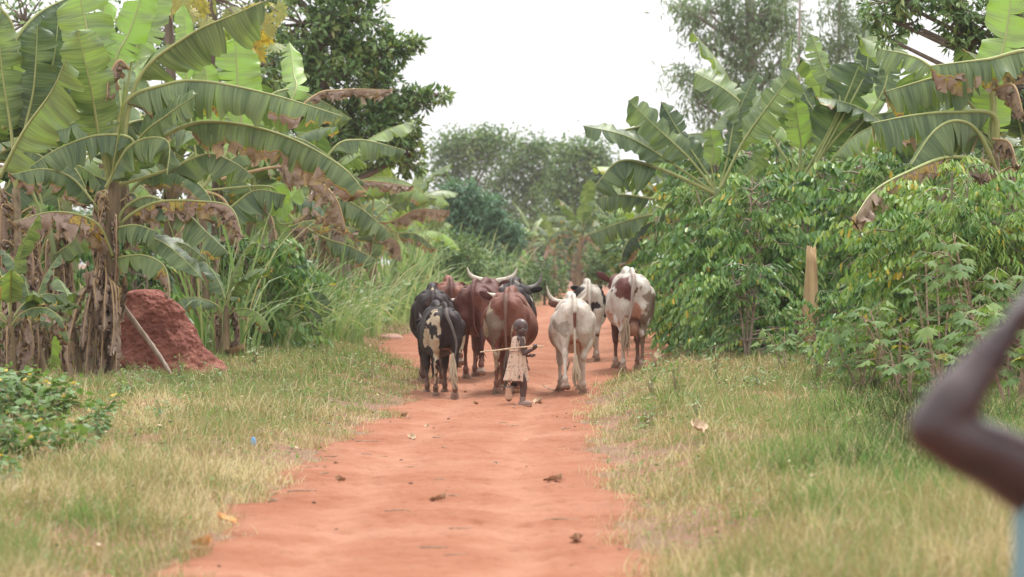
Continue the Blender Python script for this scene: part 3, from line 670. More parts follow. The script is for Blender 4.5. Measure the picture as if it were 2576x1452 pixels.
r, g = plant_root(150, 930, 'slim banana plant with pale forked stalks left of the large shaggy one'); YB = g[1]
top = P(120, 560, YB); stem(r, g, top, .09, .05, M_bstem_green)
B_ = (120, 580)
L(r, g, YB, [(-2, 840), (10, 730), (34, 640)], 74, 'c', None, dz=-.4, tone=.9, tear=.03, edge=0)
L(r, g, YB, [(0, 240), (45, 200), (90, 222)], 105, 'u', (-40, 500), dz=0, tone=.5, dry=.42, tear=.4, edge=.5)
L(r, g, YB, [(40, 400), (20, 470), (-40, 500)], 80, 'u', B_, dz=-.3, tone=.35, tear=.1)
L(r, g, YB, [(20, 130), (90, 40), (180, -10)], 96, 'u', (-40, 260), dz=.8, tone=.25, tear=.12, nref=(-.4, -.7, .6), fold=.5)
L(r, g, YB, [(70, 200), (140, 130), (215, 60)], 96, 'u', (10, 320), dz=.9, tone=.15, tear=.15, nref=(-.3, -.7, .6), fold=.5)
L(r, g, YB, [(60, 170), (110, 190), (172, 290)], 70, 'u', None, dz=.3, tone=.15, dry=.35, tear=.3, edge=.6)
L(r, g, YB, [(60, 320), (100, 400), (200, 480)], 90, 'c', B_, dz=.7, tone=.1, tear=.1)
L(r, g, YB, [(0, 20), (30, 60), (50, 150)], 60, 'u', None, dz=0, tone=.5, dry=.4, tear=.4, edge=.6)
L(r, g, YB, [(100, 570), (75, 520), (20, 505)], 62, 'c', B_, dz=-.2, tone=.75, tear=.1, nref=(0, -1, .6))
L(r, g, YB, [(140, 590), (200, 545), (270, 545)], 50, 'u', B_, dz=.4, tone=.35, tear=.1)
L(r, g, YB, [(60, 700), (30, 790), (5, 850)], 66, 'c', (110, 660), dz=-.4, tone=.6, dry=.35, tear=.08, edge=.6)
L(r, g, YB, [(130, 640), (180, 610), (230, 560)], 36, 'u', B_, dz=-.2, tone=.5, tear=.05)
L(r, g, YB, [(160, 990), (155, 900), (165, 820)], 56, 'c', None, dz=-.9, tone=.9, tear=.02, edge=0)
L(r, g, YB, [(180, 890), (215, 870), (250, 850)], 22, 'c', None, dz=-.9, tone=.6, tear=.02, edge=0)
L(r, g, YB, [(85, 730), (90, 770), (120, 850)], 50, 'c', B_, dz=-.2, tone=.2, tear=.05)
skirts(r, g, top, 20, rngof(6), .24)
r, g = plant_root(45, 940, 'banana plant with brown hanging sheaths at the left edge of the photo'); YC = g[1] + 1
stem(r, g, P(40, 480, YC), .07, .05); skirts(r, g, P(40, 480, YC), 30, rngof(7), .28, (.5, 1.3), .4)
L(r, g, YC, [(62, 330), (85, 220), (95, 60)], 100, 'c', (40, 480), tone=.3, tear=.12)
L(r, g, YC, [(28, 330), (8, 200), (-6, 60)], 100, 'c', (40, 480), tone=.45, tear=.12)
L(r, g, YC, [(70, 300), (130, 170), (150, 20)], 100, 'c', (48, 470), tone=.25, tear=.12)
L(r, g, YC, [(30, 420), (70, 380), (150, 420)], 60, 'u', (42, 480), tone=.4, tear=.2, edge=.5)

r, g = plant_root(520, 905, 'banana plant with broad light green leaves rising behind the red mound', Y=44); YD = g[1]
top = P(505, 480, YD); stem(r, g, top, .14, .06); D_ = (505, 480)
L(r, g, YD, [(600, 330), (598, 215), (590, 90)], 112, 'c', D_, dz=.3, tone=.92, tear=.06, edge=.05)
L(r, g, YD, [(530, 330), (525, 240), (512, 140)], 70, 'c', D_, dz=.2, tone=.85, tear=.1, edge=.1)
L(r, g, YD, [(470, 210), (468, 100), (462, 8)], 52, 'c', D_, dz=.5, tone=.95, tear=.04, edge=0)
L(r, g, YD, [(735, 250), (738, 180), (728, 105)], 58, 'c', (600, 450), dz=1.5, tone=.85, tear=.06, edge=0)
L(r, g, YD, [(560, 420), (650, 360), (760, 352), (920, 462)], 44, 'u', D_, dz=.2, tone=.5, tear=.15, edge=.2)
L(r, g, YD, [(640, 280), (720, 225), (800, 250), (885, 300)], 46, 'u', D_, dz=1.1, tone=.6, tear=.2, edge=.2)
L(r, g, YD, [(700, 420), (780, 440), (845, 500), (872, 586)], 60, 'u', (560, 450), dz=-.6, dry=.95, tear=.35)
L(r, g, YD, [(778, 250), (860, 226), (984, 226)], 34, 'u', (640, 400), dz=1.4, dry=.95, tear=.4)
L(r, g, YD, [(560, 530), (640, 480), (720, 490)], 60, 'u', D_, dz=.2, tone=.35, tear=.2)
L(r, g, YD, [(680, 470), (700, 520), (760, 470)], 60, 'c', D_, dz=.9, tone=.9, tear=.05)
L(r, g, YD, [(560, 500), (590, 560), (600, 640)], 54, 'u', D_, dz=-.2, dry=.95, tear=.3)
L(r, g, YD, [(470, 560), (440, 600), (430, 660)], 54, 'u', D_, dz=-.2, dry=.95, tear=.3)
skirts(r, g, top, 16, rngof(8), .26)

r, g = plant_root(760, 880, 'banana plant with torn brown-edged leaves above the tall grass', Y=52); YE = g[1]
top = P(745, 560, YE); stem(r, g, top, .13, .06); E_ = (745, 560)
L(r, g, YE, [(830, 385), (900, 352), (1020, 378)], 44, 'u', E_, dz=.5, tone=.5, tear=.25, edge=.2)
L(r, g, YE, [(860, 470), (930, 456), (1040, 470)], 32, 'u', E_, dz=.3, dry=.9, tear=.4)
L(r, g, YE, [(725, 572), (790, 556), (905, 578)], 28, 'u', None, dz=-.4, dry=.48, tear=.3, edge=.6)
L(r, g, YE, [(820, 600), (880, 620), (950, 655)], 40, 'u', E_, dz=.3, tone=.4, tear=.2, edge=.5)
L(r, g, YE, [(830, 500), (900, 520), (985, 590)], 44, 'u', E_, dz=.8, tone=.45, tear=.2, edge=.3)
L(r, g, YE, [(700, 520), (640, 540), (590, 600)], 46, 'u', E_, dz=-.2, tone=.3, dry=.3, tear=.3)
L(r, g, YE, [(700, 560), (690, 500), (650, 430)], 60, 'c', E_, dz=.5, tone=.85, tear=.1)
L(r, g, YE, [(740, 520), (770, 440), (830, 400)], 60, 'c', E_, dz=.5, tone=.6, tear=.1)
L(r, g, YE, [(720, 640), (690, 560), (610, 560)], 50, 'c', None, dz=.5, tone=.8, tear=.1)
skirts(r, g, top, 7, rngof(9), .25)

r, g = plant_root(940, 830, 'faded banana plant drooping over the grass left of the herd', Y=63); YF = g[1]
top = P(935, 560, YF); stem(r, g, top, .13, .06); F_ = (935, 560)
L(r, g, YF, [(985, 558), (1050, 528), (1130, 530)], 34, 'u', F_, dz=-.3, dry=.95, tear=.45)
L(r, g, YF, [(1000, 585), (1050, 590), (1098, 628)], 26, 'u', F_, dz=-.3, dry=.44, tear=.3, edge=.5)
L(r, g, YF, [(900, 490), (980, 478), (1100, 500)], 28, 'u', F_, dz=.3, tone=.55, tear=.2, edge=.3)
L(r, g, YF, [(980, 520), (1030, 500), (1120, 560)], 32, 'u', F_, dz=.9, tone=.5, tear=.2, edge=.3)
L(r, g, YF, [(890, 540), (850, 560), (820, 620)], 30, 'u', F_, dz=0, tone=.4, tear=.2, edge=.3)
L(r, g, YF, [(940, 500), (950, 440), (990, 400)], 46, 'c', F_, dz=0, tone=.7, tear=.1)
L(r, g, YF, [(900, 500), (870, 450), (800, 420)], 46, 'c', F_, dz=.6, tone=.5, tear=.1)
L(r, g, YF, [(950, 590), (1000, 610), (1010, 660)], 30, 'u', F_, dz=0, dry=.9, tear=.3)
skirts(r, g, top, 5, rngof(10), .25)

# generic banana plants further back (three source plants, then copies)
gb = [generic_banana('banana_plant', (0, 0, 0), 'x', 'x', 31, 2.2, 12, 1.1, .1, 5, .55), generic_banana('banana_plant', (0, 0, 0), 'x', 'x', 32, 1.9, 10, 1.0, .25, 6, .4, .8),
      generic_banana('banana_plant', (0, 0, 0), 'x', 'x', 33, 1.6, 9, .95, .05, 0, .75, .75)]
first = [True] * 3
GL = 'green banana plant in the crowded grove behind the front plants on the left'; GG = 'banana plants filling the left grove'
FL = 'small faded banana plant far down the track between the verges'; FG = 'banana plants far down the track'
RL_ = 'upright banana plant standing behind the coffee bushes on the right'; RG = 'banana plants behind the right hand bushes'
spots = [(40, 40, 0, 1.25, .4, GL, GG), (330, 41, 1, 1.3, 1.9, GL, GG), (180, 44, 2, 1.5, 4, GL, GG), (430, 46, 0, 1.35, 3, GL, GG), (620, 48, 1, 1.25, 5, GL, GG), (560, 53, 2, 1.4, 1, GL, GG), (-40, 37, 1, 1.4, 2, GL, GG),
         (820, 54, 0, 1.2, 2, GL, GG), (700, 61, 1, 1.3, 4, GL, GG), (90, 50, 1, 1.6, 3.3, GL, GG), (270, 52, 0, 1.6, .3, GL, GG), (900, 72, 1, 1.25, 2.7, GL, GG), (1010, 84, 0, 1.25, 3.7, GL, GG), (990, 68, 2, 1.2, .5, GL, GG), (1070, 98, 2, 1.3, 1.7, GL, GG),
         (1170, 150, 0, 1.2, 1, FL, FG), (1265, 158, 2, 1.35, 2, FL, FG), (1340, 165, 0, 1.2, 3, FL, FG), (1395, 150, 1, 1.15, 4, FL, FG), (1455, 112, 1, 1.35, 5.1, FL, FG), (1545, 118, 0, 1.25, 1, FL, FG), (1120, 120, 1, 1.2, 1, FL, FG), (1500, 160, 1, 1.3, 0, FL, FG),
         (1690, 62, 0, 1.25, 2, RL_, RG), (1720, 50, 1, 1.25, .2, RL_, RG), (1900, 52, 0, 1.3, 3.1, RL_, RG), (2080, 50, 2, 1.45, 4.4, RL_, RG), (2190, 56, 0, 1.45, 1.2, RL_, RG), (2330, 44, 1, 1.3, 2.2, RL_, RG), (2480, 42, 0, 1.35, 5, RL_, RG), (2600, 40, 1, 1.4, 3, RL_, RG), (1640, 80, 2, 1.3, 3, RL_, RG), (2020, 62, 1, 1.4, 3, RL_, RG)]
for x, Y, k, s, rz, lab, grp in spots:
    loc = onground((x - CX) / FPX * Y, Y)
    if first[k]:
        o = gb[k]; o.location = loc; o.rotation_euler.z = rz; o.scale = (s,) * 3; o['label'] = lab; o['group'] = grp; first[k] = False
    else: copy_thing(gb[k], loc, rz, s, lab, grp)

# ------------------------------------------------------------------ RIGHT banana plants shaped like those in the photo
r, g = plant_root(1800, 820, 'banana plant with fan of long leaves reaching left above the coffee bushes', Y=45); YR = g[1]
top = P(1805, 480, YR); stem(r, g, top, .13, .06, M_bstem_green); R_ = (1805, 490)
L(r, g, YR, [(1690, 410), (1580, 345), (1465, 316)], 74, 'c', R_, dz=-.5, tone=.42, tear=.04, nref=(0, -.7, .8))
L(r, g, YR, [(1735, 400), (1650, 320), (1580, 252)], 78, 'c', R_, dz=-.4, tone=.5, tear=.05, nref=(.1, -.9, .5))
L(r, g, YR, [(1780, 440), (1720, 350), (1662, 255)], 72, 'c', R_, dz=.1, tone=.22, tear=.1, nref=(.5, -.9, .2))
L(r, g, YR, [(1905, 300), (1830, 230), (1745, 182)], 104, 'c', (1990, 420), dz=.5, tone=.55, tear=.16, nref=(.3, -.9, .4))
L(r, g, YR, [(1830, 400), (1850, 300), (1905, 180)], 60, 'c', R_, dz=.2, tone=.25, tear=.12, nref=(-.7, -.7, .1))
L(r, g, YR, [(1720, 320), (1650, 312), (1560, 330)][::-1], 44, 'u', None, dz=.4, tone=.35, tear=.2)
L(r, g, YR, [(1790, 420), (1795, 370), (1785, 320)], 44, 'c', R_, dz=-.1, tone=.7, tear=.1)
L(r, g, YR, [(1660, 425), (1560, 405), (1495, 470)], 66, 'u', R_, dz=-.5, tone=.42, tear=.06, edge=.2)
L(r, g, YR, [(1640, 500), (1560, 490), (1500, 500)], 44, 'u', None, dz=.4, tone=.4, tear=.2)
L(r, g, YR, [(1640, 540), (1560, 560), (1480, 592)], 40, 'u', None, dz=.4, tone=.45, tear=.2, edge=.3)
L(r, g, YR, [(1850, 460), (1900, 420), (1925, 375)], 50, 'c', R_, dz=-.3, tone=.5, tear=.15)
L(r, g, YR, [(1770, 520), (1810, 600), (1900, 640)], 60, 'c', R_, dz=-.2, tone=.35, tear=.15)
r, g = plant_root(1990, 840, 'banana plant with tall erect leaves and pale ribs near the slender poles of leaf', Y=44); YS = g[1]
g_l = r; r['label'] = 'banana plant whose tall erect leaves stand against the eucalyptus trees'
top = P(2000, 470, YS); stem(r, g, top, .13, .06, M_bstem_green); S_ = (2000, 480)
L(r, g, YS, [(1868, 360), (1930, 270), (2000, 178)], 96, 'c', (1815, 470), dz=-.5, tone=.55, tear=.14, nref=(-.4, -.9, .3))
L(r, g, YS, [(2015, 380), (2008, 310), (1998, 240)], 60, 'c', S_, dz=-.5, tone=.75, tear=.04, edge=0)
L(r, g, YS, [(1978, 200), (1985, 150), (1990, 85)], 34, 'c', S_, dz=.3, tone=.6, tear=.1, nref=(.8, -.6, 0))
L(r, g, YS, [(2110, 270), (2075, 180), (2040, 85)], 62, 'c', S_, dz=.3, tone=.55, tear=.4, nref=(.5, -.9, 0), ragged=.5)
L(r, g, YS, [(2065, 380), (2110, 290), (2165, 155)], 118, 'c', (2020, 480), dz=.1, tone=.33, tear=.08, nref=(.2, -1, .1))
L(r, g, YS, [(2050, 310), (2030, 250), (2010, 210)], 50, 'c', S_, dz=.5, tone=.2, tear=.1)
L(r, g, YS, [(2120, 330), (2200, 290), (2360, 270)], 50, 'u', S_, dz=.4, tone=.4, tear=.08)
L(r, g, YS, [(2150, 240), (2180, 170), (2185, 100)], 60, 'c', (2050, 420), dz=.4, tone=.1, tear=.15)
L(r, g, YS, [(2210, 250), (2240, 160), (2285, 60)], 56, 'c', (2080, 420), dz=.4, tone=.35, tear=.3, nref=(-.4, -.9, .1), ragged=.5)
L(r, g, YS, [(2000, 520), (1950, 560), (1885, 640)], 60, 'c', S_, dz=-.2, tone=.35, tear=.15)
r, g = plant_root(2480, 905, 'banana plant at the right edge with torn brown tipped leaves overhead', Y=33); YT = g[1]
top = P(2500, 400, YT); stem(r, g, top, .14, .07); T_ = (2505, 380)
L(r, g, YT, [(2600, 138), (2480, 150), (2340, 166)], 86, 'u', (2620, 300), dz=-.6, tone=.5, tear=.3, edge=.75, tip=.55, ragged=.4)
L(r, g, YT, [(2480, 178), (2380, 188), (2222, 232)], 84, 'u', T_, dz=-.2, tone=.45, tear=.22, edge=.25, tip=.2)
L(r, g, YT, [(2500, 290), (2400, 282), (2300, 290), (2192, 310)], 92, 'u', T_, dz=-.5, tone=.48, tear=.25, edge=.5)
L(r, g, YT, [(2465, 340), (2410, 304), (2350, 330), (2290, 418)], 80, 'u', (2520, 460), dz=-1.1, tone=.5, tear=.12, edge=.2, nref=(-.1, -.6, 1), fold=.75)
L(r, g, YT, [(2390, 395), (2290, 430), (2200, 480), (2145, 555)], 64, 'u', (2500, 410), dz=-4.0, dry=.575, tear=.35, edge=.4, tip=.3)
L(r, g, YT, [(2490, 340), (2498, 250), (2492, 180)], 96, 'c', T_, dz=.2, tone=.88, tear=.05, edge=0)
L(r, g, YT, [(2505, 200), (2530, 90), (2550, -60)], 105, 'c', T_, dz=.5, tone=.92, tear=.05, edge=0)
L(r, g, YT, [(2350, 175), (2290, 140), (2205, 122)], 52, 'u', (2480, 300), dz=.9, tone=.6, tear=.45, nref=(0, -.5, 1), fold=.7)
L(r, g, YT, [(2500, 225), (2550, 215), (2576, 290)], 56, 'u', None, dz=-.8, dry=.95, tear=.4)
L(r, g, YT, [(2500, 350), (2540, 360), (2560, 420)], 50, 'u', None, dz=-.8, dry=.95, tear=.4)
L(r, g, YT, [(2470, 400), (2480, 420), (2500, 470)], 44, 'u', None, dz=-.8, dry=.95, tear=.4)
L(r, g, YT, [(2420, 270), (2460, 230), (2440, 200)], 50, 'c', T_, dz=.6, tone=.5, tear=.1)
skirts(r, g, top, 10, rngof(12), .28)

# pale dead banana stem standing among the coffee bushes
root = empty('banana_stump', onground((2036 - CX) / FPX * 39, 39), 'pale tan dead banana stem standing bare among the dark coffee bushes', 'banana stump')
V, F = tube([[0, 0, -.1], [0, 0, .3], [.02, 0, .9], [.03, 0, 1.42]], [.14, .125, .10, .070], 16, 22, False)
rg = rngof(9); k = V[:, 2] > 1.36; V[k, 2] += rg.uniform(-.1, .18, k.sum()); obj('stem', pymesh('stem', V, F, [plain_mat('tan_stem', (.30, .18, .08), (.56, .41, .22), 9, .75, .4, .02, (1.5, 1.5, .12))]), root)
for k in range(5):
    a = k * 1.3; o = np.array([math.cos(a), math.sin(a), 0]); obj('dead_leaf', banana_leaf([o * .10 + [0, 0, .9 - .1 * k], o * .2 + [0, 0, .6], o * .22 + [0, 0, .15]], .07, .1, (*o[:2], 0), .7, .9, .3, .95, .2, 0, .4, 900 + k, 14, .008), root)

r, g = plant_root(1762, 868, 'short brown rotting banana stem with hanging dead leaves at the foot of the hedge', name='dead_banana_stem', cat='banana stem')
stem(r, g, g + [0, 0, 1.05], .09, .05); skirts(r, g, g + [0, 0, 1.05], 14, rngof(21), .24, (.4, .9), .45)

for k, (x, Y, sz, lab) in enumerate([(105, 33.0, .52, 'small banana sucker with short green leaves at the feet of the brown stems'), (200, 34.2, .45, 'smaller banana sucker close against the shaggy brown stem'), (25, 32.5, .62, 'broad leaved banana sucker at the far left edge of the photo'), (560, 41.0, .7, 'young banana plant just right of the red mound in the tall grass')]):
    generic_banana('banana_sucker', onground((x - CX) / FPX * Y, Y), lab, None, 400 + k, .45 * (1 + sz), 7, sz, .2, 3, .45, .8)
# ------------------------------------------------------------------ big trees
def B(x, y, Y, rx, ry, w=1.0, dy=None):
    k = ppm(Y); return (P(x, y, Y), (rx / k, (dy if dy is not None else (rx + ry) / 2 / k), ry / k), w)
YT1 = 62
blob_tree('broadleaf_tree', 'large dark broadleaf tree rising behind the left banana plants against the sky', onground(-3.6, YT1),
          [B(760, 60, YT1, 160, 110, 2.6), B(880, 40, YT1, 110, 80, 1.6), B(700, -90, YT1, 200, 90, 1.6), B(880, -60, YT1, 90, 60, .8), B(830, 190, YT1, 150, 90, 2.4), B(960, 130, YT1, 90, 45, 1.0), B(1020, 110, YT1, 50, 22, .35),
           B(940, 230, YT1, 90, 60, 1.3), B(980, 320, YT1, 80, 70, 1.5), B(900, 350, YT1, 110, 80, 1.5), B(1040, 250, YT1, 40, 28, .35), B(1095, 240, YT1, 42, 12, .22), B(780, 320, YT1, 120, 90, 1.5), B(700, 200, YT1, 120, 120, 1.6), B(1020, 390, YT1, 50, 50, .6)],
          M_broad, M_bark, 41, P(800, 60, YT1), .28, K=9, ln=.19, wd=.07, spread=.10, per=105, hollow=.45, shape=4, gap=.25)
YT2 = 48
blob_tree('broadleaf_tree', 'dark leafy tree behind the banana leaves in the top left corner', onground((-20 - CX) / FPX * YT2 * 1.15, YT2 * 1.15),
          [B(60, 60, YT2 * 1.15, 120, 120, 1.4), B(200, 120, YT2 * 1.15, 120, 120, 1.5), B(380, 90, YT2 * 1.15, 120, 110, 1.5), B(300, 250, YT2 * 1.15, 150, 120, 1.5), B(520, 60, YT2 * 1.15, 100, 100, 1.4), B(520, 220, YT2 * 1.15, 100, 120, 1.4), B(640, 160, YT2 * 1.15, 80, 160, 1.4), B(100, 300, YT2 * 1.15, 140, 120, 1.2), B(430, 400, YT2 * 1.15, 160, 100, 1.2), B(650, 380, YT2 * 1.15, 120, 90, 1.2)],
          M_broad, M_bark, 42, P(150, 100, YT2 * 1.15), .2, K=8, ln=.17, wd=.065, spread=.10, per=62, hollow=.4)
# papaya-like tree with lobed yellowing leaves (top left)
root = empty('papaya_tree', onground((545 - CX) / FPX * 47, 47), 'slender forked tree with large lobed yellowing leaves behind the banana leaves at upper left', 'papaya tree')
g = np.array(root.location); rg = rngof(77); tubes = []
for pts in ([(545, 700), (548, 300), (540, 150), (535, 20), (520, -60)], [(425, 500), (430, 200), (424, 60), (415, -40)], [(545, 250), (525, 150), (500, -30)]):
    Q = [P(x, y, 47) - g for x, y in pts]; tubes.append((Q, np.linspace(.10, .06, len(Q)), 8, 14))
tubes.append(([[0, 0, -.1], P(545, 700, 47) - g], [.13, .1], 8))
tubes.append(([[0, 0, .3], P(425, 500, 47) - g], [.1, .08], 8))
Bs, D, NN, TN, LN = [], [], [], [], []
for (x, y, tn) in [(430, 10, .8), (455, 5, .7), (400, 30, .6), (480, 60, .6), (610, 20, .7), (640, 55, .55), (660, 90, .9), (620, 70, .5), (680, 60, .7), (690, 110, .5), (585, 30, .6), (560, 75, .55), (625, 110, .85), (640, 130, .9), (440, 130, .5), (520, 50, .6), (700, 30, .6), (470, 30, .7), (380, 20, .5), (500, 10, .7), (540, 0, .6), (660, 5, .7)]:
    q = P(x, y, 46.3 + rg.uniform(-.8, .8)) - g; tubes.append(([P(540 if x > 500 else 425, 0, 47) - g, q * .5 + (P(540 if x > 500 else 425, -10, 47) - g) * .5 + [0, 0, .15], q], [.012, .01, .008], 4, 6))
    o = norm(rg.normal(size=3) + [0, -.8, .2]); up = norm(np.cross(o, rg.normal(size=3))); o2 = np.cross(up, o)
    for k in range(8):
        a = (k - 3.5) * .72; d = up * math.cos(a) * -1 + o2 * math.sin(a) + [0, 0, -.25]
        for j, f in ((1, 0), (.62, .45), (.62, -.45)):
            Bs.append(q + d * .08 * abs(f) * 2); D.append(norm(d + np.cross(o, d) * f * 1.3)); NN.append(o); TN.append(tn + rg.normal(0, .05)); LN.append(j * rg.uniform(.8, 1.1) * .26)
LN = np.array(LN); V, F, A_ = leaves_mesh(np.array(Bs), np.array(D), np.array(NN), LN, LN * .30, np.clip(TN, 0, 1), 6, .1)
obj('trunk', tubes_mesh('trunk', tubes, M_bark), root); obj('crown', mesh_data('crown', V, F, [M_papaya], {'tone': A_}), root)

# far spreading trees closing the end of the track
YA = 190
def acacia(label, bx, Y, blobs, seed, per=46, mat=None, ln=.30, gap=.35):
    blob_tree('spreading_tree', label, onground((bx - CX) / FPX * Y, Y), [B(*b[:2], Y, *b[2:]) for b in blobs], mat or M_acacia, M_bark, seed, P(bx, 500, Y), .28, K=14, ln=ln, wd=ln * .55, spread=.42, per=per, hollow=.2, gap=gap, shape=4, whorl=False, tonejit=.2, group=None)
acacia('far flat-topped dark tree left of the gap of sky at the end of the track', 1180, YA, [(1130, 380, 60, 40, 1.5), (1185, 355, 70, 26, 1.6), (1250, 360, 60, 26, 1.3), (1130, 440, 60, 40, 1.2), (1215, 400, 90, 24, 1.4), (1110, 500, 50, 60, 1.2), (1200, 470, 60, 25, .5)], 51)
acacia('far lacy tree with sky showing through its crown in the middle of the view', 1345, YA + 5, [(1330, 372, 55, 20, 1.0), (1380, 385, 60, 22, 1.0), (1300, 410, 50, 22, .9), (1350, 430, 80, 22, 1.1), (1290, 455, 60, 30, 1.1), (1380, 470, 80, 30, 1.5), (1330, 520, 90, 50, 2.2), (1240, 520, 60, 50, 1.4)], 52, gap=.15)
acacia('far rounded tree at the right end of the distant tree line', 1460, YA - 8, [(1440, 385, 50, 22, 1.0), (1490, 390, 40, 30, 1.1), (1450, 430, 70, 30, 1.5), (1510, 440, 40, 50, 1.2), (1430, 490, 70, 40, 1.9), (1500, 510, 60, 50, 1.9), (1420, 550, 80, 40, 1.8)], 53, gap=.15)
blob_tree('far_wood', 'distant mass of dark green trees and scrub beyond the end of the track', onground(0, 230), [B(x, y, 230, 130, 60, 2.3) for x, y in ((-60, 590), (80, 600), (230, 590), (380, 600), (540, 590), (2100, 590), (2300, 590), (2500, 590), (2650, 590), (700, 590), (820, 600), (950, 570), (1080, 580), (1220, 590), (1340, 600), (1460, 600), (1580, 590), (1700, 590), (1820, 600), (1950, 590), (1100, 640), (1250, 650), (1400, 650), (1550, 650), (1680, 650))],
          M_acacia, M_bark, 54, [0, 230, 2.5], .2, K=16, ln=.55, wd=.32, spread=.6, per=60, limbs=False, twigs=False, whorl=False, hollow=.1)['kind'] = 'stuff'

# blue green cassava tree and low scrub by the bend
YC1 = 98
blob_tree('cassava_tree', 'blue green bushy cassava tree sloping down to the left of the track bend', onground((1190 - CX) / FPX * YC1, YC1),
          [B(1160, 490, YC1, 55, 35, 1.5), B(1215, 530, YC1, 60, 40, 1.8), B(1265, 570, YC1, 45, 30, 1.2), B(1300, 600, YC1, 30, 28, .8), B(1180, 560, YC1, 60, 40, 1.4), B(1240, 610, YC1, 50, 30, 1.0), B(1130, 530, YC1, 35, 50, .8)], M_bluegreen, M_bark, 55, P(1190, 560, YC1), .07, K=9, ln=.24, wd=.07, spread=.12, per=75, hollow=.5, down=-.5)
for i, (x, y, Y, rx, ry, lab) in enumerate([(1240, 680, 88, 100, 45, 'low grey green scrub bush beyond the herd left of the track'), (1370, 690, 100, 60, 50, 'dull green scrub bush at the far bend of the track'), (1600, 640, 66, 70, 70, 'dark shady bush behind the right hand cow'),
                                     (1510, 660, 105, 40, 40, 'pale scrub bush beside the far end of the track'), (1560, 590, 84, 60, 60, 'dull green bush under the leaning banana leaves right of the track'), (1700, 640, 56, 80, 80, 'dark bush shaded by the coffee leaves'), (1150, 640, 78, 70, 60, 'green scrub bush behind the feathery tall grass')]):
    k = ppm(Y); b = onground((x - CX) / FPX * Y, Y)
    blob_tree('bush', lab, b, [B(x - rx * .4, y, Y, rx * .6, ry, 1), B(x + rx * .4, y + 6, Y, rx * .6, ry * .9, 1), B(x, y + ry * .7, Y, rx * .9, ry * .6, 1)], M_broad if i in (2, 5) else M_acacia, M_bark, 60 + i, P(x, y, Y), .04, K=9, ln=.15, wd=.07, spread=.12, per=70, cat='bush')

# eucalyptus trees (upper right, tall and blurred)
def euc(label, bx, Y, top, blobs, seed, per=40, tr=.22):
    blob_tree('eucalyptus_tree', label, onground((bx - CX) / FPX * Y, Y), [B(*b[:2], Y, *b[2:]) for b in blobs], M_euc, M_euc_bark, seed, P(*top, Y), tr, K=46, ln=.34, wd=.07, spread=.27, per=int(per * .20), hollow=.1, down=-1.0, droop=.25, shape=4, whorl=False, group=None, tonejit=.15)
YU = 112
euc('tall eucalyptus tree with thick pale trunk and dense crown left in the row', 1890, YU, (1886, -160), [(1880, 130, 90, 80, 3.0), (1900, 40, 110, 60, 2.6), (1780, 30, 90, 40, 1.3), (1720, 20, 45, 30, .4), (1760, 100, 45, 26, .5), (1705, 190, 40, 14, .3), (1860, 230, 95, 70, 2.6), (1760, 260, 50, 40, .8), (1745, 190, 40, 20, .3), (1960, 60, 60, 60, 1.2),
                                                       (1900, -60, 130, 70, 1.8), (1840, 330, 90, 60, 1.0), (1960, 150, 45, 60, .6), (1940, 250, 60, 60, 1.0)], 71, 52, .30)
euc('slim eucalyptus tree with loose hanging foliage second in the row', 2110, YU, (2115, -150), [(2110, 60, 70, 70, 1.6), (2130, 150, 60, 60, 1.2), (2080, 120, 45, 60, .6), (2160, 60, 60, 50, 1.0), (2130, -40, 80, 50, 1.0), (2110, 230, 50, 60, .7), (2170, 190, 40, 60, .6), (2060, 200, 40, 50, .4)], 72, 44, .10)
euc('bare slender eucalyptus pole between the two leafy eucalyptus trees', 2012, YU - 8, (2014, -130), [(2020, 110, 30, 40, .25), (2025, 200, 30, 40, .3), (2000, 300, 50, 50, .5)], 73, 40, .07)
# near overhanging branches at top right
YO = 40
blob_tree('broadleaf_tree', 'dark tree with drooping leafy branches overhanging the top right corner', onground((2660 - CX) / FPX * YO, YO),
          [B(2540, 20, YO, 70, 50, .8), B(2440, 110, YO, 60, 45, .9), B(2420, 40, YO, 70, 60, 1.2), B(2500, 60, YO, 60, 60, 1.0), B(2260, 5, YO, 100, 30, 1.0), B(2220, 40, YO, 50, 30, .5), B(2290, 60, YO, 30, 18, .2), B(2340, -20, YO, 140, 40, 1.4), B(2230, 95, YO, 35, 30, .25), B(2390, 20, YO, 26, 16, .15), B(2470, 190, YO, 60, 60, .6), B(2560, 220, YO, 50, 90, .8)],
          M_broad, M_bark, 74, P(2660, -60, YO), .16, K=11, ln=.16, wd=.045, spread=.05, per=34, hollow=.2, down=-.3)
blob_tree('broadleaf_tree', 'shadowy leafy tree filling the gaps behind the banana leaves at the right edge', onground((2500 - CX) / FPX * 58, 58), [B(2440, 330, 58, 110, 80, 1.4), B(2560, 330, 58, 80, 120, 1.4), B(2300, 420, 58, 120, 60, 1.4), B(2450, 470, 58, 120, 80, 1.4), B(2570, 500, 58, 80, 100, 1.2), B(2200, 480, 58, 120, 50, 1.2), B(2460, 240, 58, 70, 60, .8)],
          M_broad, M_bark, 75, P(2500, 300, 58), .14, K=9, ln=.16, wd=.06, spread=.10, per=75)

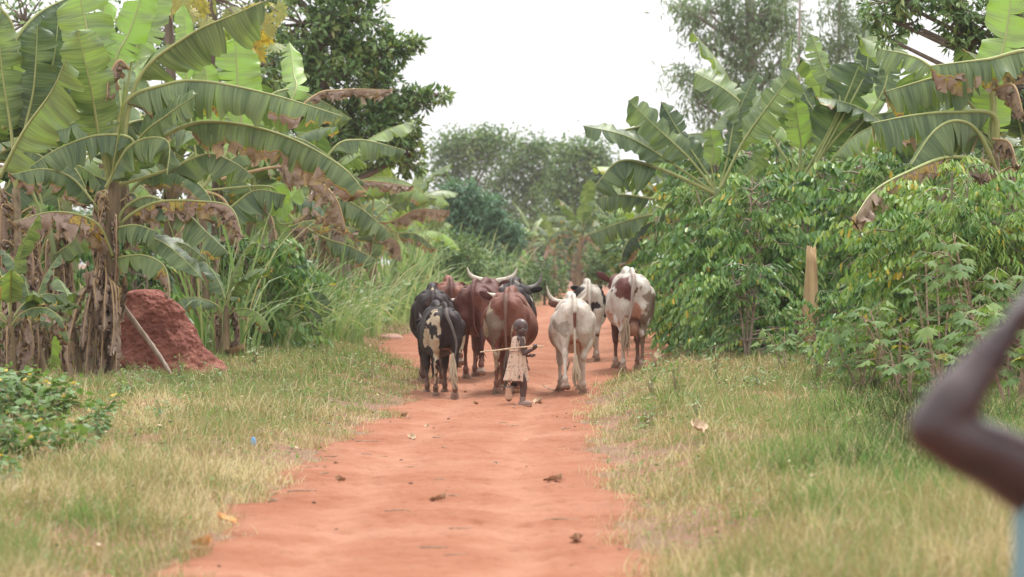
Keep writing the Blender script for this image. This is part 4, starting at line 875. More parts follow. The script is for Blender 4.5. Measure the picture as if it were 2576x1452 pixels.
# ------------------------------------------------------------------ coffee bushes on the right
cb = [coffee_bush('coffee_bush', (0, 0, 0), 'x', 'x', s, h, 1.15, nb, pale=q_) for s, h, nb, q_ in ((81, 2.3, 52, -.05), (82, 2.6, 56, .08), (83, 1.9, 50, .0))]
CL = 'dense coffee bush with glossy hanging leaves in the hedge right of the track'; CG = 'coffee bushes right of the track'
first = [True] * 3
for x, Y, k, s, rz, lab in [(1765, 46, 1, 1.08, 1, CL), (1840, 42, 0, 1.10, 3, CL), (1795, 42.5, 2, .72, 0, 'low coffee bush at the foot of the hedge nearest the right hand cow'), (1880, 40, 1, 1.0, 5, CL), (1870, 41.5, 0, 1.0, 2, CL), (1880, 38, 2, .75, 4, CL), (2030, 45, 1, 1.2, 0.5, CL), (2145, 43, 0, 1.15, 1.2, CL), (2110, 37.6, 2, .55, 1.0, 'small coffee bush growing in front of the pale dead banana stem'), (1945, 41.5, 2, .9, 2, CL),
                            (2200, 41, 1, 1.1, 4, CL), (1830, 49, 1, 1.2, 2.2, CL), (1950, 47, 1, 1.25, 3.3, CL), (2300, 42, 0, 1.2, 3.6, CL), (1730, 54, 0, 1.15, 2.6, CL), (2120, 47, 1, 1.25, .3, CL), (2300, 35, 2, .95, .3, CL), (2480, 40, 1, 1.1, 3, CL), (2580, 36, 0, 1.2, 3, CL)]:
    loc = onground((x - CX) / FPX * Y, Y)
    if first[k]: o = cb[k]; o.location = loc; o.rotation_euler.z = rz; o.scale = (s,) * 3; o['label'] = lab; o['group'] = CG; first[k] = False
    else: o = copy_thing(cb[k], loc, rz, s, lab, CG)
nb_ = coffee_bush('coffee_tree', onground((2390 - CX) / FPX * 31, 31), 'bright yellow green coffee tree with long drooping sprays above the cassava', None, 84, 2.35, 1.35, 84, .10, None, 3, 'coffee tree', .15)
nb2 = copy_thing(nb_, onground((2540 - CX) / FPX * 30.5, 30.5), 2.2, 1.02, 'bright green coffee tree touching the right edge of the photo above the arm')
coffee_bush('coffee_bush', G(480, 880) + [0, 1.2, 0], 'dark coffee bush squeezed between the red mound and the tall grass', None, 85, 1.25, .62, 34, .13)
coffee_bush('coffee_bush', onground((350 - CX) / FPX * 40, 40), 'dark green bush peeping over the top of the red mound', None, 86, 1.9, .8, 34, .14)
coffee_bush('coffee_bush', onground((110 - CX) / FPX * 39, 39), 'dark bush in the shade between the brown banana stems', None, 87, 2.2, 1.1, 40, .15)
coffee_bush('coffee_bush', onground((640 - CX) / FPX * 45, 45), 'dark bush in the shade behind the tall grass thicket', None, 88, 2.0, 1.2, 44, .15)
# ------------------------------------------------------------------ cassava and weeds on the right
cs = [cassava('cassava_plant', (0, 0, 0), 'x', 'x', 91, 1.5, 60, .125, None, .6), cassava('cassava_plant', (0, 0, 0), 'x', 'x', 92, .9, 48, .125, None, .55), cassava('cassava_plant', (0, 0, 0), 'x', 'x', 93, .6, 22, .14, None, .4, 3)]
SL = 'leafy cassava plant with hand shaped leaves under the coffee trees'; SG = 'cassava plants on the right'
first = [True] * 3
for x, Y, k, s, rz, lab in [(2360, 27.5, 0, .95, 0, SL), (2470, 27, 0, 1.05, 2, SL), (2560, 26.5, 0, 1.1, 4, SL), (2250, 29, 1, 1.0, 1, SL), (2170, 30, 1, .9, 3, SL), (2420, 25.5, 1, 1.05, 5, SL), (2540, 24.5, 1, 1.0, 1.5, SL), (2290, 25.8, 2, .95, 2.4, 'low cassava seedling with round drooping leaves at the edge of the grass'),
                            (2150, 34, 2, 1.1, .4, SL), (2070, 33.5, 2, .9, 1.9, SL), (2240, 32, 0, .8, 3, SL), (1980, 35, 2, .8, 2.9, SL), (2330, 31, 1, 1.2, 2, SL), (2440, 30, 1, 1.3, 2, SL), (2600, 29, 1, 1.3, 2, SL)]:
    loc = onground((x - CX) / FPX * Y, Y)
    if first[k]: o = cs[k]; o.location = loc; o.rotation_euler.z = rz; o.scale = (s,) * 3; o['label'] = lab; o['group'] = SG; first[k] = False
    else: copy_thing(cs[k], loc, rz, s, lab, SG)
weed('weed', onground((2060 - CX) / FPX * 32, 32), 'small yellow green weed at the foot of the pale dead banana stem', None, 95, .62, 150, .05, .03, .3)
# broad weed patch bottom left
wd = [weed('leafy_weed', (0, 0, 0), 'x', 'x', 96 + i, (.55, .45, .36)[i], (120, 90, 64)[i], .095, .075, .32) for i in range(3)]
WL = 'leafy green bean-like weed at the left edge below the banana stems'; WG = 'leafy weeds at lower left'
first = [True] * 3
for i, (x, y, k, s) in enumerate([(30, 1040, 0, 1.1), (95, 1050, 1, 1.1), (150, 1030, 0, 1), (215, 1045, 2, 1.1), (10, 1110, 1, 1), (80, 1115, 2, 1.1), (150, 1110, 1, .9), (210, 1090, 2, .9), (-20, 1010, 0, 1.1), (60, 1000, 0, 1), (120, 995, 2, 1.1), (240, 1060, 1, .7), (20, 1180, 2, .8), (180, 1000, 1, .9)]):
    loc = G(x, y + 50)
    if first[k]: o = wd[k]; s *= .78; o.location = loc; o.rotation_euler.z = i; o.scale = (s,) * 3; o['label'] = WL; o['group'] = WG; first[k] = False
    else: copy_thing(wd[k], loc, i * 1.7, s * .78, WL, WG)
vw = [weed('verge_weed', (0, 0, 0), 'x', 'x', 150 + i, (.34, .26, .20)[i], (70, 56, 42)[i], .055, .022, (.10, .14, .16)[i], 'weed', M_tallgrass) for i in range(3)]
VL = 'small thin leafed weed standing in the verge grass'; VG = 'thin leafed verge weeds'; first = [True] * 3; rg = rngof(155)
for i, (x, y) in enumerate([(395, 900), (420, 940), (360, 930), (390, 975), (350, 1000), (450, 960), (330, 960), (520, 900), (480, 990), (300, 1010), (560, 960), (640, 930), (700, 900), (760, 920), (820, 900), (880, 930), (930, 960), (600, 1000), (720, 1000), (420, 1060), (540, 1080),
                            (1760, 880), (1720, 910), (1790, 900), (1850, 890), (1900, 910), (1650, 950), (1620, 990), (1700, 1000), (1800, 960), (1900, 980), (2000, 900), (2080, 920), (1560, 1010), (1960, 940), (2150, 960), (2200, 930), (1750, 1060), (1640, 1080), (2050, 1000)]):
    k = int(rg.integers(3)); loc = G(x, y); s = rg.uniform(.7, 1.2)
    if first[k]: o = vw[k]; o.location = loc; o.scale = (s,) * 3; o['label'] = VL; o['group'] = VG; first[k] = False
    else: copy_thing(vw[k], loc, i * 1.7, s, VL, VG)
for o in vw:
    if o['label'] == 'x': o['label'] = VL; o['group'] = VG; o.location = G(500, 950)
# ------------------------------------------------------------------ tall grass left of the herd
TG = 'tall grass thicket left of the herd'; TL = 'tall arching grass tuft in the thicket left of the herd'
tg = [grass_clump('tall_grass', (0, 0, 0), TL, TG, 101 + i, (2.0, 1.7, 1.4)[i], (80, 72, 66)[i], .5, .042, (.60, .68, .72)[i]) for i in range(3)]
first = [True] * 3; rg = rngof(200)
SP = [(x, y) for x, y in ((560, 890), (600, 885), (640, 888), (690, 880), (740, 878), (790, 872), (840, 866), (880, 850), (905, 835), (620, 870), (670, 865), (720, 860), (770, 850), (820, 840), (860, 830), (550, 875), (930, 822), (960, 815))]
SP2 = [(700, 868), (735, 862), (765, 866), (805, 858), (990, 808), (1030, 800), (1075, 795), (1110, 790), (1000, 795), (1060, 785), (1120, 780), (1160, 778), (960, 800), (1190, 770), (1220, 762), (1090, 775), (1010, 780), (1140, 765), (1250, 755), (1280, 750), (1180, 755)]
for i, (x, y) in enumerate(SP + SP2):
    k = int(rg.integers(3)); loc = G(x, y); s = rg.uniform(.85, 1.15) * (1.0 if i < len(SP) + 4 else 1.35)
    if x < 600: s *= 1.15
    far = i >= len(SP) + 4; lab = 'pale feathery tall grass tuft along the far left side of the track' if far else TL; gr = 'far tall grass' if far else TG
    if first[k] and not far: o = tg[k]; o.location = loc; o.rotation_euler.z = i; o.scale = (s,) * 3; first[k] = False
    else: o = tg[k].copy(); COL.objects.link(o); o.location = loc; o.rotation_euler.z = i * 1.3; o.scale = (s, s, s); o['label'] = lab; o['group'] = gr
lw = [(612, 882), (668, 874), (728, 872), (800, 860), (850, 848), (905, 838), (590, 872), (955, 822)]
for i, (x, y) in enumerate(lw):
    copy_thing(wd[i % 3], G(x, y), i * 1.1, 2.0 + .3 * (i % 3), 'tall leafy weed growing up among the tall grass left of the herd', 'leafy weeds among the tall grass')
for k, (x, y, lab) in enumerate([(575, 880, 'bright green upright sugar grass tuft right beside the red mound'), (560, 872, 'second bright sugar grass tuft behind the one beside the mound')]):
    grass_clump('sugar_grass', G(x, y) + [0, .3, 0], lab, None, 120 + k, 2.3, 60, .22, .035, .55, 'tall grass', 9, (.05, .7))
# young arum / banana sucker with big dark rib at (690,800)
r, g = plant_root(648, 880, 'young banana sucker with dark curved stalks and ragged leaves in the tall grass'); YQ = g[1]
dk = plain_mat('dark_stalk', (.02, .03, .035), (.06, .08, .085), 6, .45, 0)
for pts in ([(645, 880), (652, 830), (655, 768)], [(645, 880), (675, 810), (712, 762), (752, 752)], [(640, 880), (655, 800), (700, 755)]):
    Q = [P(x, y, YQ - .1) - g for x, y in pts]; Q[0][2] = -.03; V, F = tube(Q, np.linspace(.03, .012, len(Q)), 7, 12); obj('stalk', pymesh('stalk', V, F, [dk]), r)
L(r, g, YQ, [(655, 800), (668, 740), (700, 692)], 60, 'c', None, dz=-.2, tone=.6, tear=.1)
L(r, g, YQ, [(752, 750), (700, 735), (662, 760)], 74, 'c', None, dz=-.3, tone=.55, tear=.1, edge=.5, nref=(0, -1, 0))
L(r, g, YQ, [(752, 752), (775, 790), (790, 850)], 54, 'c', None, dz=-.2, tone=.3, tear=.05)
L(r, g, YQ, [(752, 752), (800, 760), (822, 800)], 44, 'c', None, dz=-.1, tone=.3, tear=.1)

# ------------------------------------------------------------------ red earth mound and the pole leaning over it
gm = G(398, 948); YM = gm[1] + .55; k = ppm(YM)
nu, nv = 150, 90; V = np.zeros((nv, nu, 3)); rg = rngof(300)
zt = (948 - 722) / k
prof_z = np.linspace(0, 1, nv)
for i, z in enumerate(prof_z):
    for j in range(nu):
        a = j / nu * 2 * math.pi
        rr = (.74 - .44 * z ** .9) if z < .88 else (.30 + .0) * math.sqrt(max(0, 1 - ((z - .88) / .12) ** 2)) + .02
        rr += .10 * math.exp(-z * 9)
        rx = rr * (1.02 if math.cos(a) > 0 else .92)
        p = np.array([math.cos(a) * rx - .02 + .0 * z, math.sin(a) * rr * .75, z * zt * (1 if z < .88 else 1)])
        q = Vector(p * 3.2); f = noise.noise(q) * .055 + noise.noise(q * 3.1) * .034 + noise.noise(q * 8) * .024 + noise.noise(q * 19) * .014
        f += noise.noise(Vector((p[0] * 9, p[1] * 9, p[2] * 1.6))) * .035; p[0] -= .30 * (p[2] / zt) - .06; V[i, j] = p + np.array([math.cos(a), math.sin(a), .15]) * f
V = V.reshape(-1, 3); F = [(i * nu + j, i * nu + (j + 1) % nu, (i + 1) * nu + (j + 1) % nu, (i + 1) * nu + j) for i in range(nv - 1) for j in range(nu)]
m, t, b = new_mat('red_earth'); n1 = noise_n(t, 2.2, 6, None, .7); n2 = noise_n(t, 30, 4)
c = ramp(t, n1, [(.32, (.14, .045, .030)), (.5, (.23, .076, .052)), (.68, (.37, .15, .105))]); c = mixc(t, ramp(t, n2, [(.3, (.6, .6, .6)), (.45, (0, 0, 0))]), c, (.12, .035, .025)); t.links.new(c, b.inputs['Base Color'])
b.inputs['Roughness'].default_value = .95; bump(t, n2, .9, .03, b)
tag(obj('earth_mound', pymesh('earth_mound', V, F, [m]), None, (gm[0], YM, gm[2] - .05)), 'rough red termite-like earth mound with flat top beside the banana stems', 'mound')
Q = [P(278, 728, YM - 1.0), P(330, 800, YM - .95), P(390, 880, YM - .9), G(446, 948)]
V, F = tube(Q, [.026, .034, .030, .022], 8, 24); V += rngof(4).normal(0, .0015, V.shape)
tag(obj('wooden_pole', pymesh('wooden_pole', V, F, [M_pole])), 'weathered grey wooden pole leaning across the red mound', 'pole')

# ------------------------------------------------------------------ litter on the track
tw = []; rg = rngof(400)
for i in range(6):
    l = rg.uniform(.12, .3); Q = [[-l / 2, 0, .006], [-.1 * l, rg.normal(0, .02), .010], [l / 2, rg.normal(0, .03), .006]]; V, F = tube(Q, [.004, .005, .003], 5, 8); tw.append(pymesh('twig', V, F, [M_twig]))
def on_track(rg, y0, y1):
    Y = y0 + (y1 - y0) * rg.random(); l, r_ = edges(Y); u = rg.random(); u = .5 + (u - .5) * (1 if rg.random() < .5 else .95); X = l + (r_ - l) * (.03 + .94 * u); return onground(X, Y, .004)
for i in range(46):
    o = bpy.data.objects.new('twig', tw[i % 6]); COL.objects.link(o); o.location = on_track(rg, 14, 38); o.rotation_euler.z = rg.uniform(0, 6.28); o.scale = (rg.uniform(.4, 1.2),) * 3
    tag(o, 'small dry twig lying on the red dirt track', 'twig', 'twigs scattered on the track')
cl = []
for i in range(5):
    V, F = ellipsoid((0, 0, .006), (.022, .017, .012), None, 8, 6); V = V + rg.normal(0, .0025, V.shape); cl.append(pymesh('clod', V, F, [plain_mat('clod_earth', (.10, .05, .035), (.22, .12, .08), 20, .9, 0)]))
for i in range(55):
    o = bpy.data.objects.new('dirt_clod', cl[i % 5]); COL.objects.link(o); o.location = on_track(rg, 14, 40); o.rotation_euler.z = rg.uniform(0, 6); s = rg.uniform(.25, .7); o.scale = (s * 1.2, s, s)
    tag(o, 'small dark clod of earth on the red dirt track', 'clod', 'clods scattered on the track')
M_dleaf = plain_mat('fallen_leaf', (.30, .20, .12), (.60, .45, .30), 30, .8, .3)
M_oleaf = plain_mat('orange_leaf', (.62, .26, .09), (.80, .45, .20), 25, .8, .3)
def dleaf(seed, mat, s=1):
    rg = rngof(seed); n = 9; V = []; F = []
    for i in range(n):
        t_ = i / (n - 1); w = .5 * math.sin(math.pi * min(1, t_ * .92 + .06)) ** .8
        for j in range(5):
            q = (j - 2) / 2; V.append([(t_ - .5) * .16, q * w * .09 + rg.normal(0, .002), .010 + .030 * q * q * (.5 + t_) + rg.normal(0, .004) + .02 * t_ * t_])
    for i in range(n - 1):
        for j in range(4): a = i * 5 + j; F.append((a, a + 1, a + 6, a + 5))
    return pymesh('fallen_leaf', np.array(V) * s, F, [mat])
dl = [dleaf(500 + i, M_dleaf) for i in range(4)]
for i in range(14):
    o = bpy.data.objects.new('fallen_leaf', dl[i % 4]); COL.objects.link(o); o.location = on_track(rg, 16, 42); o.rotation_euler.z = rg.uniform(0, 6); s = rg.uniform(.3, .9); o.scale = (s,) * 3
    tag(o, 'small dry tan leaf fallen on the red dirt track', 'leaf', 'dry leaves on the track')
for (x, y, s, lab, mt) in [(508, 1387, 1.15, 'curled orange fallen leaf nearest the camera at the left edge of the track', M_oleaf), (568, 1322, .9, 'orange fallen leaf at the grass edge, farther than the one nearest the camera', M_oleaf), (1352, 1016, .95, 'long tan fallen leaf just right of the boot of the child', M_dleaf),
                           (1450, 1368, .8, 'pale leaf lying near the right grass edge in the foreground', M_dleaf), (1780, 1130, 1.4, 'big curled dry banana leaf scrap in the right verge', M_dleaf), (590, 905, 2.2, 'pale crumpled dry leaf at the foot of the tall grass', M_dleaf), (1660, 905, 2.0, 'brown dry leaf standing at the edge of the bank behind the right cow', M_dleaf), (1690, 800, 2.6, 'orange brown dry leaf low beside the right hand cow', M_oleaf), (1300, 995, .9, 'tan leaf scrap by the raised foot of the child', M_dleaf)]:
    o = obj('fallen_leaf', dleaf(int(x), mt, s)); o.location = G(x, y, .01 if x > 1700 or x < 600 else .004); o.rotation_euler.z = x
    if 1700 < x or x == 590: o.location.z += .06
    tag(o, lab, 'leaf')
V, F = ellipsoid((0, 0, .02), (.02, .014, .035)); V += rngof(7).normal(0, .002, V.shape)
tag(obj('litter', pymesh('litter', V, F, [plain_mat('blue_plastic', (.02, .25, .55), (.5, .65, .75), 30, .4, 0)]), None, G(640, 1126, .03)), 'tiny bright blue plastic scrap in the left grass', 'litter')
V, F = ellipsoid((0, 0, .0), (.26, .2, .10), None, 30, 20); V *= 1; 
for i in range(len(V)): V[i] *= 1 + .25 * noise.noise(Vector(V[i] * 5))
tag(obj('rubble_heap', pymesh('rubble_heap', V, F, [plain_mat('pale_earth', (.32, .15, .11), (.44, .28, .22), 6, .9, .6, .03)]), None, G(985, 853, .01)), 'low pale pinkish heap of earth at the left side of the track', 'heap')
V, F = ellipsoid((0, 0, .03), (.10, .05, .04), None, 12, 8); V += rngof(8).normal(0, .008, V.shape)
tag(obj('dark_stone', pymesh('dark_stone', V, F, [plain_mat('dark_stone', (.04, .03, .03), (.14, .10, .09), 20, .8, .3)]), None, G(1555, 924, .005)), 'dark pointed stone on the track between the white cow and the right hand cow', 'stone')

# ------------------------------------------------------------------ thin dusty haze over the whole place
V = np.array([[x, y, z] for z in (-2, 45) for y in (-30, 420) for x in (-160, 160)], float)
m = bpy.data.materials.new('haze_air'); m.use_nodes = True; t = m.node_tree; t.nodes.remove(t.nodes['Principled BSDF'])
pv = t.nodes.new('ShaderNodeVolumePrincipled'); pv.inputs['Density'].default_value = .0003; pv.inputs['Color'].default_value = (.93, .94, .95, 1)
t.links.new(pv.outputs[0], [n for n in t.nodes if n.type == 'OUTPUT_MATERIAL'][0].inputs['Volume'])
hz = bpy.data.meshes.new('haze'); hz.from_pydata([tuple(v) for v in V], [], [(0, 2, 3, 1), (4, 5, 7, 6), (0, 1, 5, 4), (2, 6, 7, 3), (0, 4, 6, 2), (1, 3, 7, 5)]); hz.materials.append(m)
tag(obj('haze', hz), kind='stuff')
# ------------------------------------------------------------------ cattle
def coat_mat():
    m, t, b = new_mat('cow_coat'); a = attr(t, 'coat').outputs['Color']
    tc = t.nodes.new('ShaderNodeTexCoord'); mp = t.nodes.new('ShaderNodeMapping'); mp.inputs['Scale'].default_value = (3, 3, .8); t.links.new(tc.outputs['Object'], mp.inputs[0])
    n = noise_n(t, 26, 4, mp.outputs[0], .7); n2 = noise_n(t, 4, 4, tc.outputs['Object']); n2b = noise_n(t, 5.5, 3, mp.outputs[0])
    c = mixc(t, 1.0, a, ramp(t, n, [(.25, (.72, .70, .68)), (.6, (1.05, 1.05, 1.05))]), 'MULTIPLY')
    c = mixc(t, 1.0, c, ramp(t, n2, [(.3, (.86, .82, .78)), (.6, (1.04, 1.04, 1.04))]), 'MULTIPLY')
    t.links.new(c, b.inputs['Base Color']); b.inputs['Roughness'].default_value = .55; b.inputs['Specular IOR Level'].default_value = .22
    b.inputs['Sheen Weight'].default_value = .0; bump(t, math_(t, 'ADD', math_(t, 'MULTIPLY', n, .3), n2b), .55, .03, b); return m
M_coat = coat_mat()
M_horn = plain_mat('horn', (.40, .33, .25), (.66, .60, .50), 14, .5, .2, .004, (1, 1, .5))
M_horn_dark = plain_mat('dark_horn', (.10, .09, .09), (.30, .27, .25), 14, .5, .2)
M_hoof = plain_mat('hoof', (.20, .13, .10), (.34, .23, .17), 14, .7, .3)
M_udder = plain_mat('udder_skin', (.36, .19, .14), (.50, .30, .22), 10, .6, .1)
BLACK, BROWN, RED, WHITE, CREAM, MUD, PINK = (.016, .012, .014), (.165, .060, .040), (.215, .082, .055), (.53, .475, .41), (.45, .37, .26), (.20, .15, .11), (.42, .22, .15)
DUST = np.array([.36, .20, .14])
def ring(y, zc, hw, up, dn, nt_=1.6, nb=2.2, seg=28):
    V = []
    for k in range(seg):
        a = 2 * math.pi * k / seg; c, s = math.cos(a), math.sin(a); e = nt_ if s > 0 else nb
        V.append([math.copysign(abs(c) ** (2 / e), c) * hw, y, zc + math.copysign(abs(s) ** (2 / e), s) * (up if s > 0 else dn)])
    return np.array(V)
def loft(rings):
    n = len(rings[0]); V = np.vstack(rings + [rings[0].mean(0)[None], rings[-1].mean(0)[None]]); F = []; m_ = len(rings)
    for i in range(m_ - 1):
        for j in range(n): k = (j + 1) % n; F.append((i * n + j, i * n + k, (i + 1) * n + k, (i + 1) * n + j))
    a, b = m_ * n, m_ * n + 1
    for j in range(n): k = (j + 1) % n; F.append((a, k, j, j)); F.append((b, (m_ - 1) * n + j, (m_ - 1) * n + k, (m_ - 1) * n + k))
    return V, F
def paint(V, base, blobs, seed):
    C = np.tile(np.array(base, float), (len(V), 1)); W = np.empty_like(V)
    for i, v in enumerate(V):
        q = Vector((v[0] * 4 + seed, v[1] * 4, v[2] * 4)); q2 = q * 4.3
        W[i] = (noise.noise(q) * .13 + noise.noise(q2) * .050, noise.noise(q + Vector((9, 3, 1))) * .13, noise.noise(q + Vector((3, 7, 5))) * .13 + noise.noise(q2 + Vector((5, 1, 1))) * .055)
    U = V + W
    for col, c, r in blobs:
        d = np.sqrt((((U - np.array(c)) / np.array(r)) ** 2).sum(1)); f = np.clip((1.0 - d) / .06 + .5, 0, 1)[:, None]
        C = C * (1 - f) + np.array(col) * f
    f = (.75 * smooth((.50 - V[:, 2]) / .5) + .05)[:, None] * (.6 + 1.6 * W[:, :1]); f = np.clip(f, 0, .8)      # road dust on the legs
    return C * (1 - f) + DUST * f
def hoof(parent, p, d, tilt, s=1.0):
    """two toed hoof; p = pastern, d = down direction"""
    for sg in (-1, 1):
        a = np.array(p) + [sg * .008, 0, 0]; e = np.array(p) + d * .085 + np.array([sg * .027, .02 * (1 - tilt), 0])
        V, F = tube([a, a * .5 + e * .5 + [sg * .004, .004, 0], e], [.032, .036, .040], 10, 7, False, 1.1)
        yield V, F
def cow(label, px, py, s, yaw, wd, base, blobs, legs, head=(0, 1.75, 1.12), nose=(0, .28, -.26), horns=None, ears=True, ear_col=BROWN, tail=((0, .75), (0, .4)), tail_col=None, tuft_col=MUD, seed=1, Y=None, tail_mark=None, udder=None, belly=0., hump=0., name='cow', cat='cow'):
    loc = G(px, py) if Y is None else onground((px - CX) / FPX * Y, Y)
    root = empty(name, loc, label, cat, None, math.radians(yaw)); root.scale = (s, s, s)
    w = wd; parts = []
    R = [(-.335, 1.13, .07, .05, .10), (-.31, 1.10, .15, .10, .20), (-.25, 1.00, .215 * (1 + (w - 1) * .5), .25, .28), (-.12, .98, .225 * (1 + (w - 1) * .5), .31, .30), (.08, .97, .240 * (1 + (w - 1) * .6), .33, .27), (.28, .90, .29 * w, .38, .27),
         (.50, .85, .335 * w, .44, .27 + belly), (.78, .82, .355 * w, .45, .275 + belly), (1.02, .90, .31 * w, .37, .31 + belly * .5), (1.22, .95, .24, .34, .32), (1.38, 1.0, .18, .28, .28), (1.50, 1.04, .12, .18, .20)]
    parts.append(loft([ring(*r) for r in R]))
    parts.append(tube([[0, -.33, 1.20], [0, -.20, 1.295], [0, .08, 1.325], [0, .5, 1.285], [0, .9, 1.27], [0, 1.25, 1.30 + hump], [0, 1.45, 1.22]], [.026, .030, .032, .03, .035, .07, .08], 10, 24))
    for sg in (-1, 1):
        parts.append(tube([[sg * .10, .0, 1.22], [sg * .185, .10, 1.135], [sg * .20, .22, 1.08]], [.05, .058, .05], 12, 8)); parts.append(ellipsoid((sg * .095, -.30, 1.09), (.042, .045, .08)))
        parts.append(ellipsoid((sg * .135, -.20, .93), (.110, .13, .30)))
    hv = []
    for i, (sg, hind, dy, lift) in enumerate(legs):
        if hind:
            x = sg * .15; hx = sg * .125; fy = dy
            hip = [x, -.08, 1.0]; st = [sg * .175, .06 + .35 * dy, .76]; hk = [hx, -.20 + .7 * dy, .52]; ft = [hx, -.13 + dy, .15]
            if lift: hk = [hx, -.26 + .5 * dy, .56]; ft = [hx, -.36 + dy, .23]
            parts.append(tube([hip, st, [(x + hx) / 2, (st[1] + hk[1]) / 2 - .03, .63], hk], [.148, .115, .068, .046], 14, 12))
            parts.append(tube([[sg * .13, -.26, .85], [hx, hk[1] - .015, .62], [hx, hk[1] - .03, .53]], [.09, .04, .034], 10, 8))
            parts.append(ellipsoid((hk[0], hk[1] - .012, hk[2]), (.050, .060, .068)))
            parts.append(tube([hk, [hx, hk[1] * .5 + ft[1] * .5, (hk[2] + ft[2]) / 2], ft], [.044, .028, .031], 12, 9)); parts.append(ellipsoid((ft[0], ft[1] - .008, ft[2]), (.047, .048, .046)))
        else:
            x = sg * .14; st = [x, 1.20, .72]; hk = [x, 1.20 + .5 * dy, .40]; ft = [x, 1.20 + dy, .13]
            if lift: hk = [x, 1.28, .44]; ft = [x, 1.16, .22]
            parts.append(tube([[x, 1.22, .95], st, [x, 1.2 + .25 * dy, .56], hk], [.14, .095, .062, .050], 12, 10)); parts.append(ellipsoid(hk, (.052, .052, .055)))
            parts.append(tube([hk, [x, (hk[1] + ft[1]) / 2, (hk[2] + ft[2]) / 2], ft], [.036, .028, .031], 12, 7)); parts.append(ellipsoid(ft, (.046, .046, .045)))
        ft = np.array(ft); d = norm(np.array([0, -.15 if lift and hind else .25, -1.])); ps = ft + d * .055
        parts.append(tube([ft, ps], [.036, .038], 10))
        if lift: d2 = np.array([0, .02, -1.]); tilt = 0
        else: d2 = norm(np.array([0, .35, -1.])); d2 = d2 * ((ps[2] + .004) / .085 / -d2[2] if True else 1); d2 = np.array([0, .03 / .085, -(ps[2] + .002) / .085])
        hv.append((ps, d2, lift))
    hd = np.array(head); ns = hd + np.array(nose)
    parts.append(tube([[0, 1.28, 1.08], [hd[0] * .5, (1.28 + hd[1]) / 2, (1.10 + hd[2]) / 2 + .01], hd - [0, .02, .02]], [.21, .145, .115], 16, 10))
    parts.append(tube([[0, 1.30, .90], [hd[0] * .5, (1.3 + hd[1]) / 2, (.92 + hd[2]) / 2 - .02], hd - [0, .05, .10]], [.12, .08, .06], 12, 8))
    fd = norm(ns - hd); parts.append(tube([hd + [0, 0, .02], hd * .6 + ns * .4, hd * .2 + ns * .8, ns], [.105, .095, .07, .062], 16, 12)); lat = norm(np.cross(fd, [0, 0, 1.]))
    parts.append(ellipsoid(hd + [0, 0, .06], (.09, .06, .05))); parts.append(ellipsoid(ns + [0, -.01, -.02], (.06, .05, .05)))
    for sg in (-1, 1): parts.append(ellipsoid(hd * .7 + ns * .3 + lat * sg * .088 + [0, 0, .03], (.025, .03, .025)))
    me = organic('body', parts, .0160, 9, [M_coat]); V = verts(me)
    C = paint(V, base, blobs, seed); at = me.attributes.new('coat', 'FLOAT_COLOR', 'POINT'); at.data.foreach_set('color', np.c_[C, np.ones(len(C))].astype(np.float32).ravel())
    body = obj('body', me, root)
    for ps, d2, lift in hv:
        Vh, Fh = join(list(hoof(None, ps, d2, 0)))
        if lift:                                        # sole turned back towards the camera
            A = Matrix.Rotation(math.radians(-62), 3, 'X'); Vh = (Vh - ps) @ np.array(A).T + ps
        obj('hoof', pymesh('hoof', Vh, Fh, [M_hoof]), root)
    def coated(nm, V, F, col, parent=root):
        m_ = pymesh(nm, V, F, [M_coat]); cc = np.asarray(col) if np.ndim(col) == 2 else np.tile(col, (len(V), 1))
        at = m_.attributes.new('coat', 'FLOAT_COLOR', 'POINT'); at.data.foreach_set('color', np.c_[cc, np.ones(len(cc))].astype(np.float32).ravel()); return obj(nm, m_, parent)
    if ears:
        for sg in (-1, 1):
            b0 = hd + lat * sg * .095 + [0, -.02, .03]; e1 = b0 + lat * sg * .17 + [0, -.05, .035 if ears is True else ears]; mid = (b0 + e1) / 2
            V, F = tube([b0, b0 * .6 + e1 * .4, b0 * .25 + e1 * .75, e1], [.007, .012, .011, .004], 14, 10, True, 4.0); coated('ear', V, F, ear_col)
    if horns:
        ln, mat, up = horns[:3]; ou = horns[3] if len(horns) > 3 else 1.0
        for sg in (-1, 1):
            b0 = hd + lat * sg * .07 + [0, 0, .075]; V, F = tube([b0, b0 + lat * sg * ln * .45 * ou + [0, .01, ln * .10], b0 + lat * sg * ln * .75 * ou + [0, 0, ln * .38 * up], b0 + lat * sg * ln * .88 * ou + [0, 0, ln * .80 * up]], np.array([.032, .028, .019, .005]) * (horns[4] if len(horns) > 4 else 1.15), 10, 16)
            obj('horn', pymesh('horn', V, F, [mat]), root)
    (x1, z1), (x2, z2) = tail; Q = [[0, -.29, 1.24], [0, -.365, 1.16], [x1 * .5, -.40, 1.0], [x1, -.40, z1], [x2, -.38, z2]]
    V, F = tube(Q, [.030, .028, .020, .015, .011], 10, 22); tc_ = np.array(tail_col if tail_col else base); cc = np.tile(tc_, (len(V), 1))
    if tail_mark: cc[(V[:, 2] > tail_mark[0]) & (V[:, 2] < tail_mark[1])] = tail_mark[2]
    t_ = coated('tail', V, F, cc); rg = rngof(seed + 70); TB = []
    for k in range(16):
        a = rg.normal(0, .022, 3); e = np.array([x2, -.38, z2]); TB.append(tube([e + a * .3 + [0, 0, .12], e + a + [0, 0, -.02], e + a * 1.4 + [rg.normal(0, .02), 0, -.14], e + a * 1.6 + [rg.normal(.01, .03), 0, -.24 - rg.uniform(0, .08)]], [.010, .015, .011, .003], 5, 7))
    V, F = join(TB); coated('tail_tuft', V, F, tuft_col, t_)
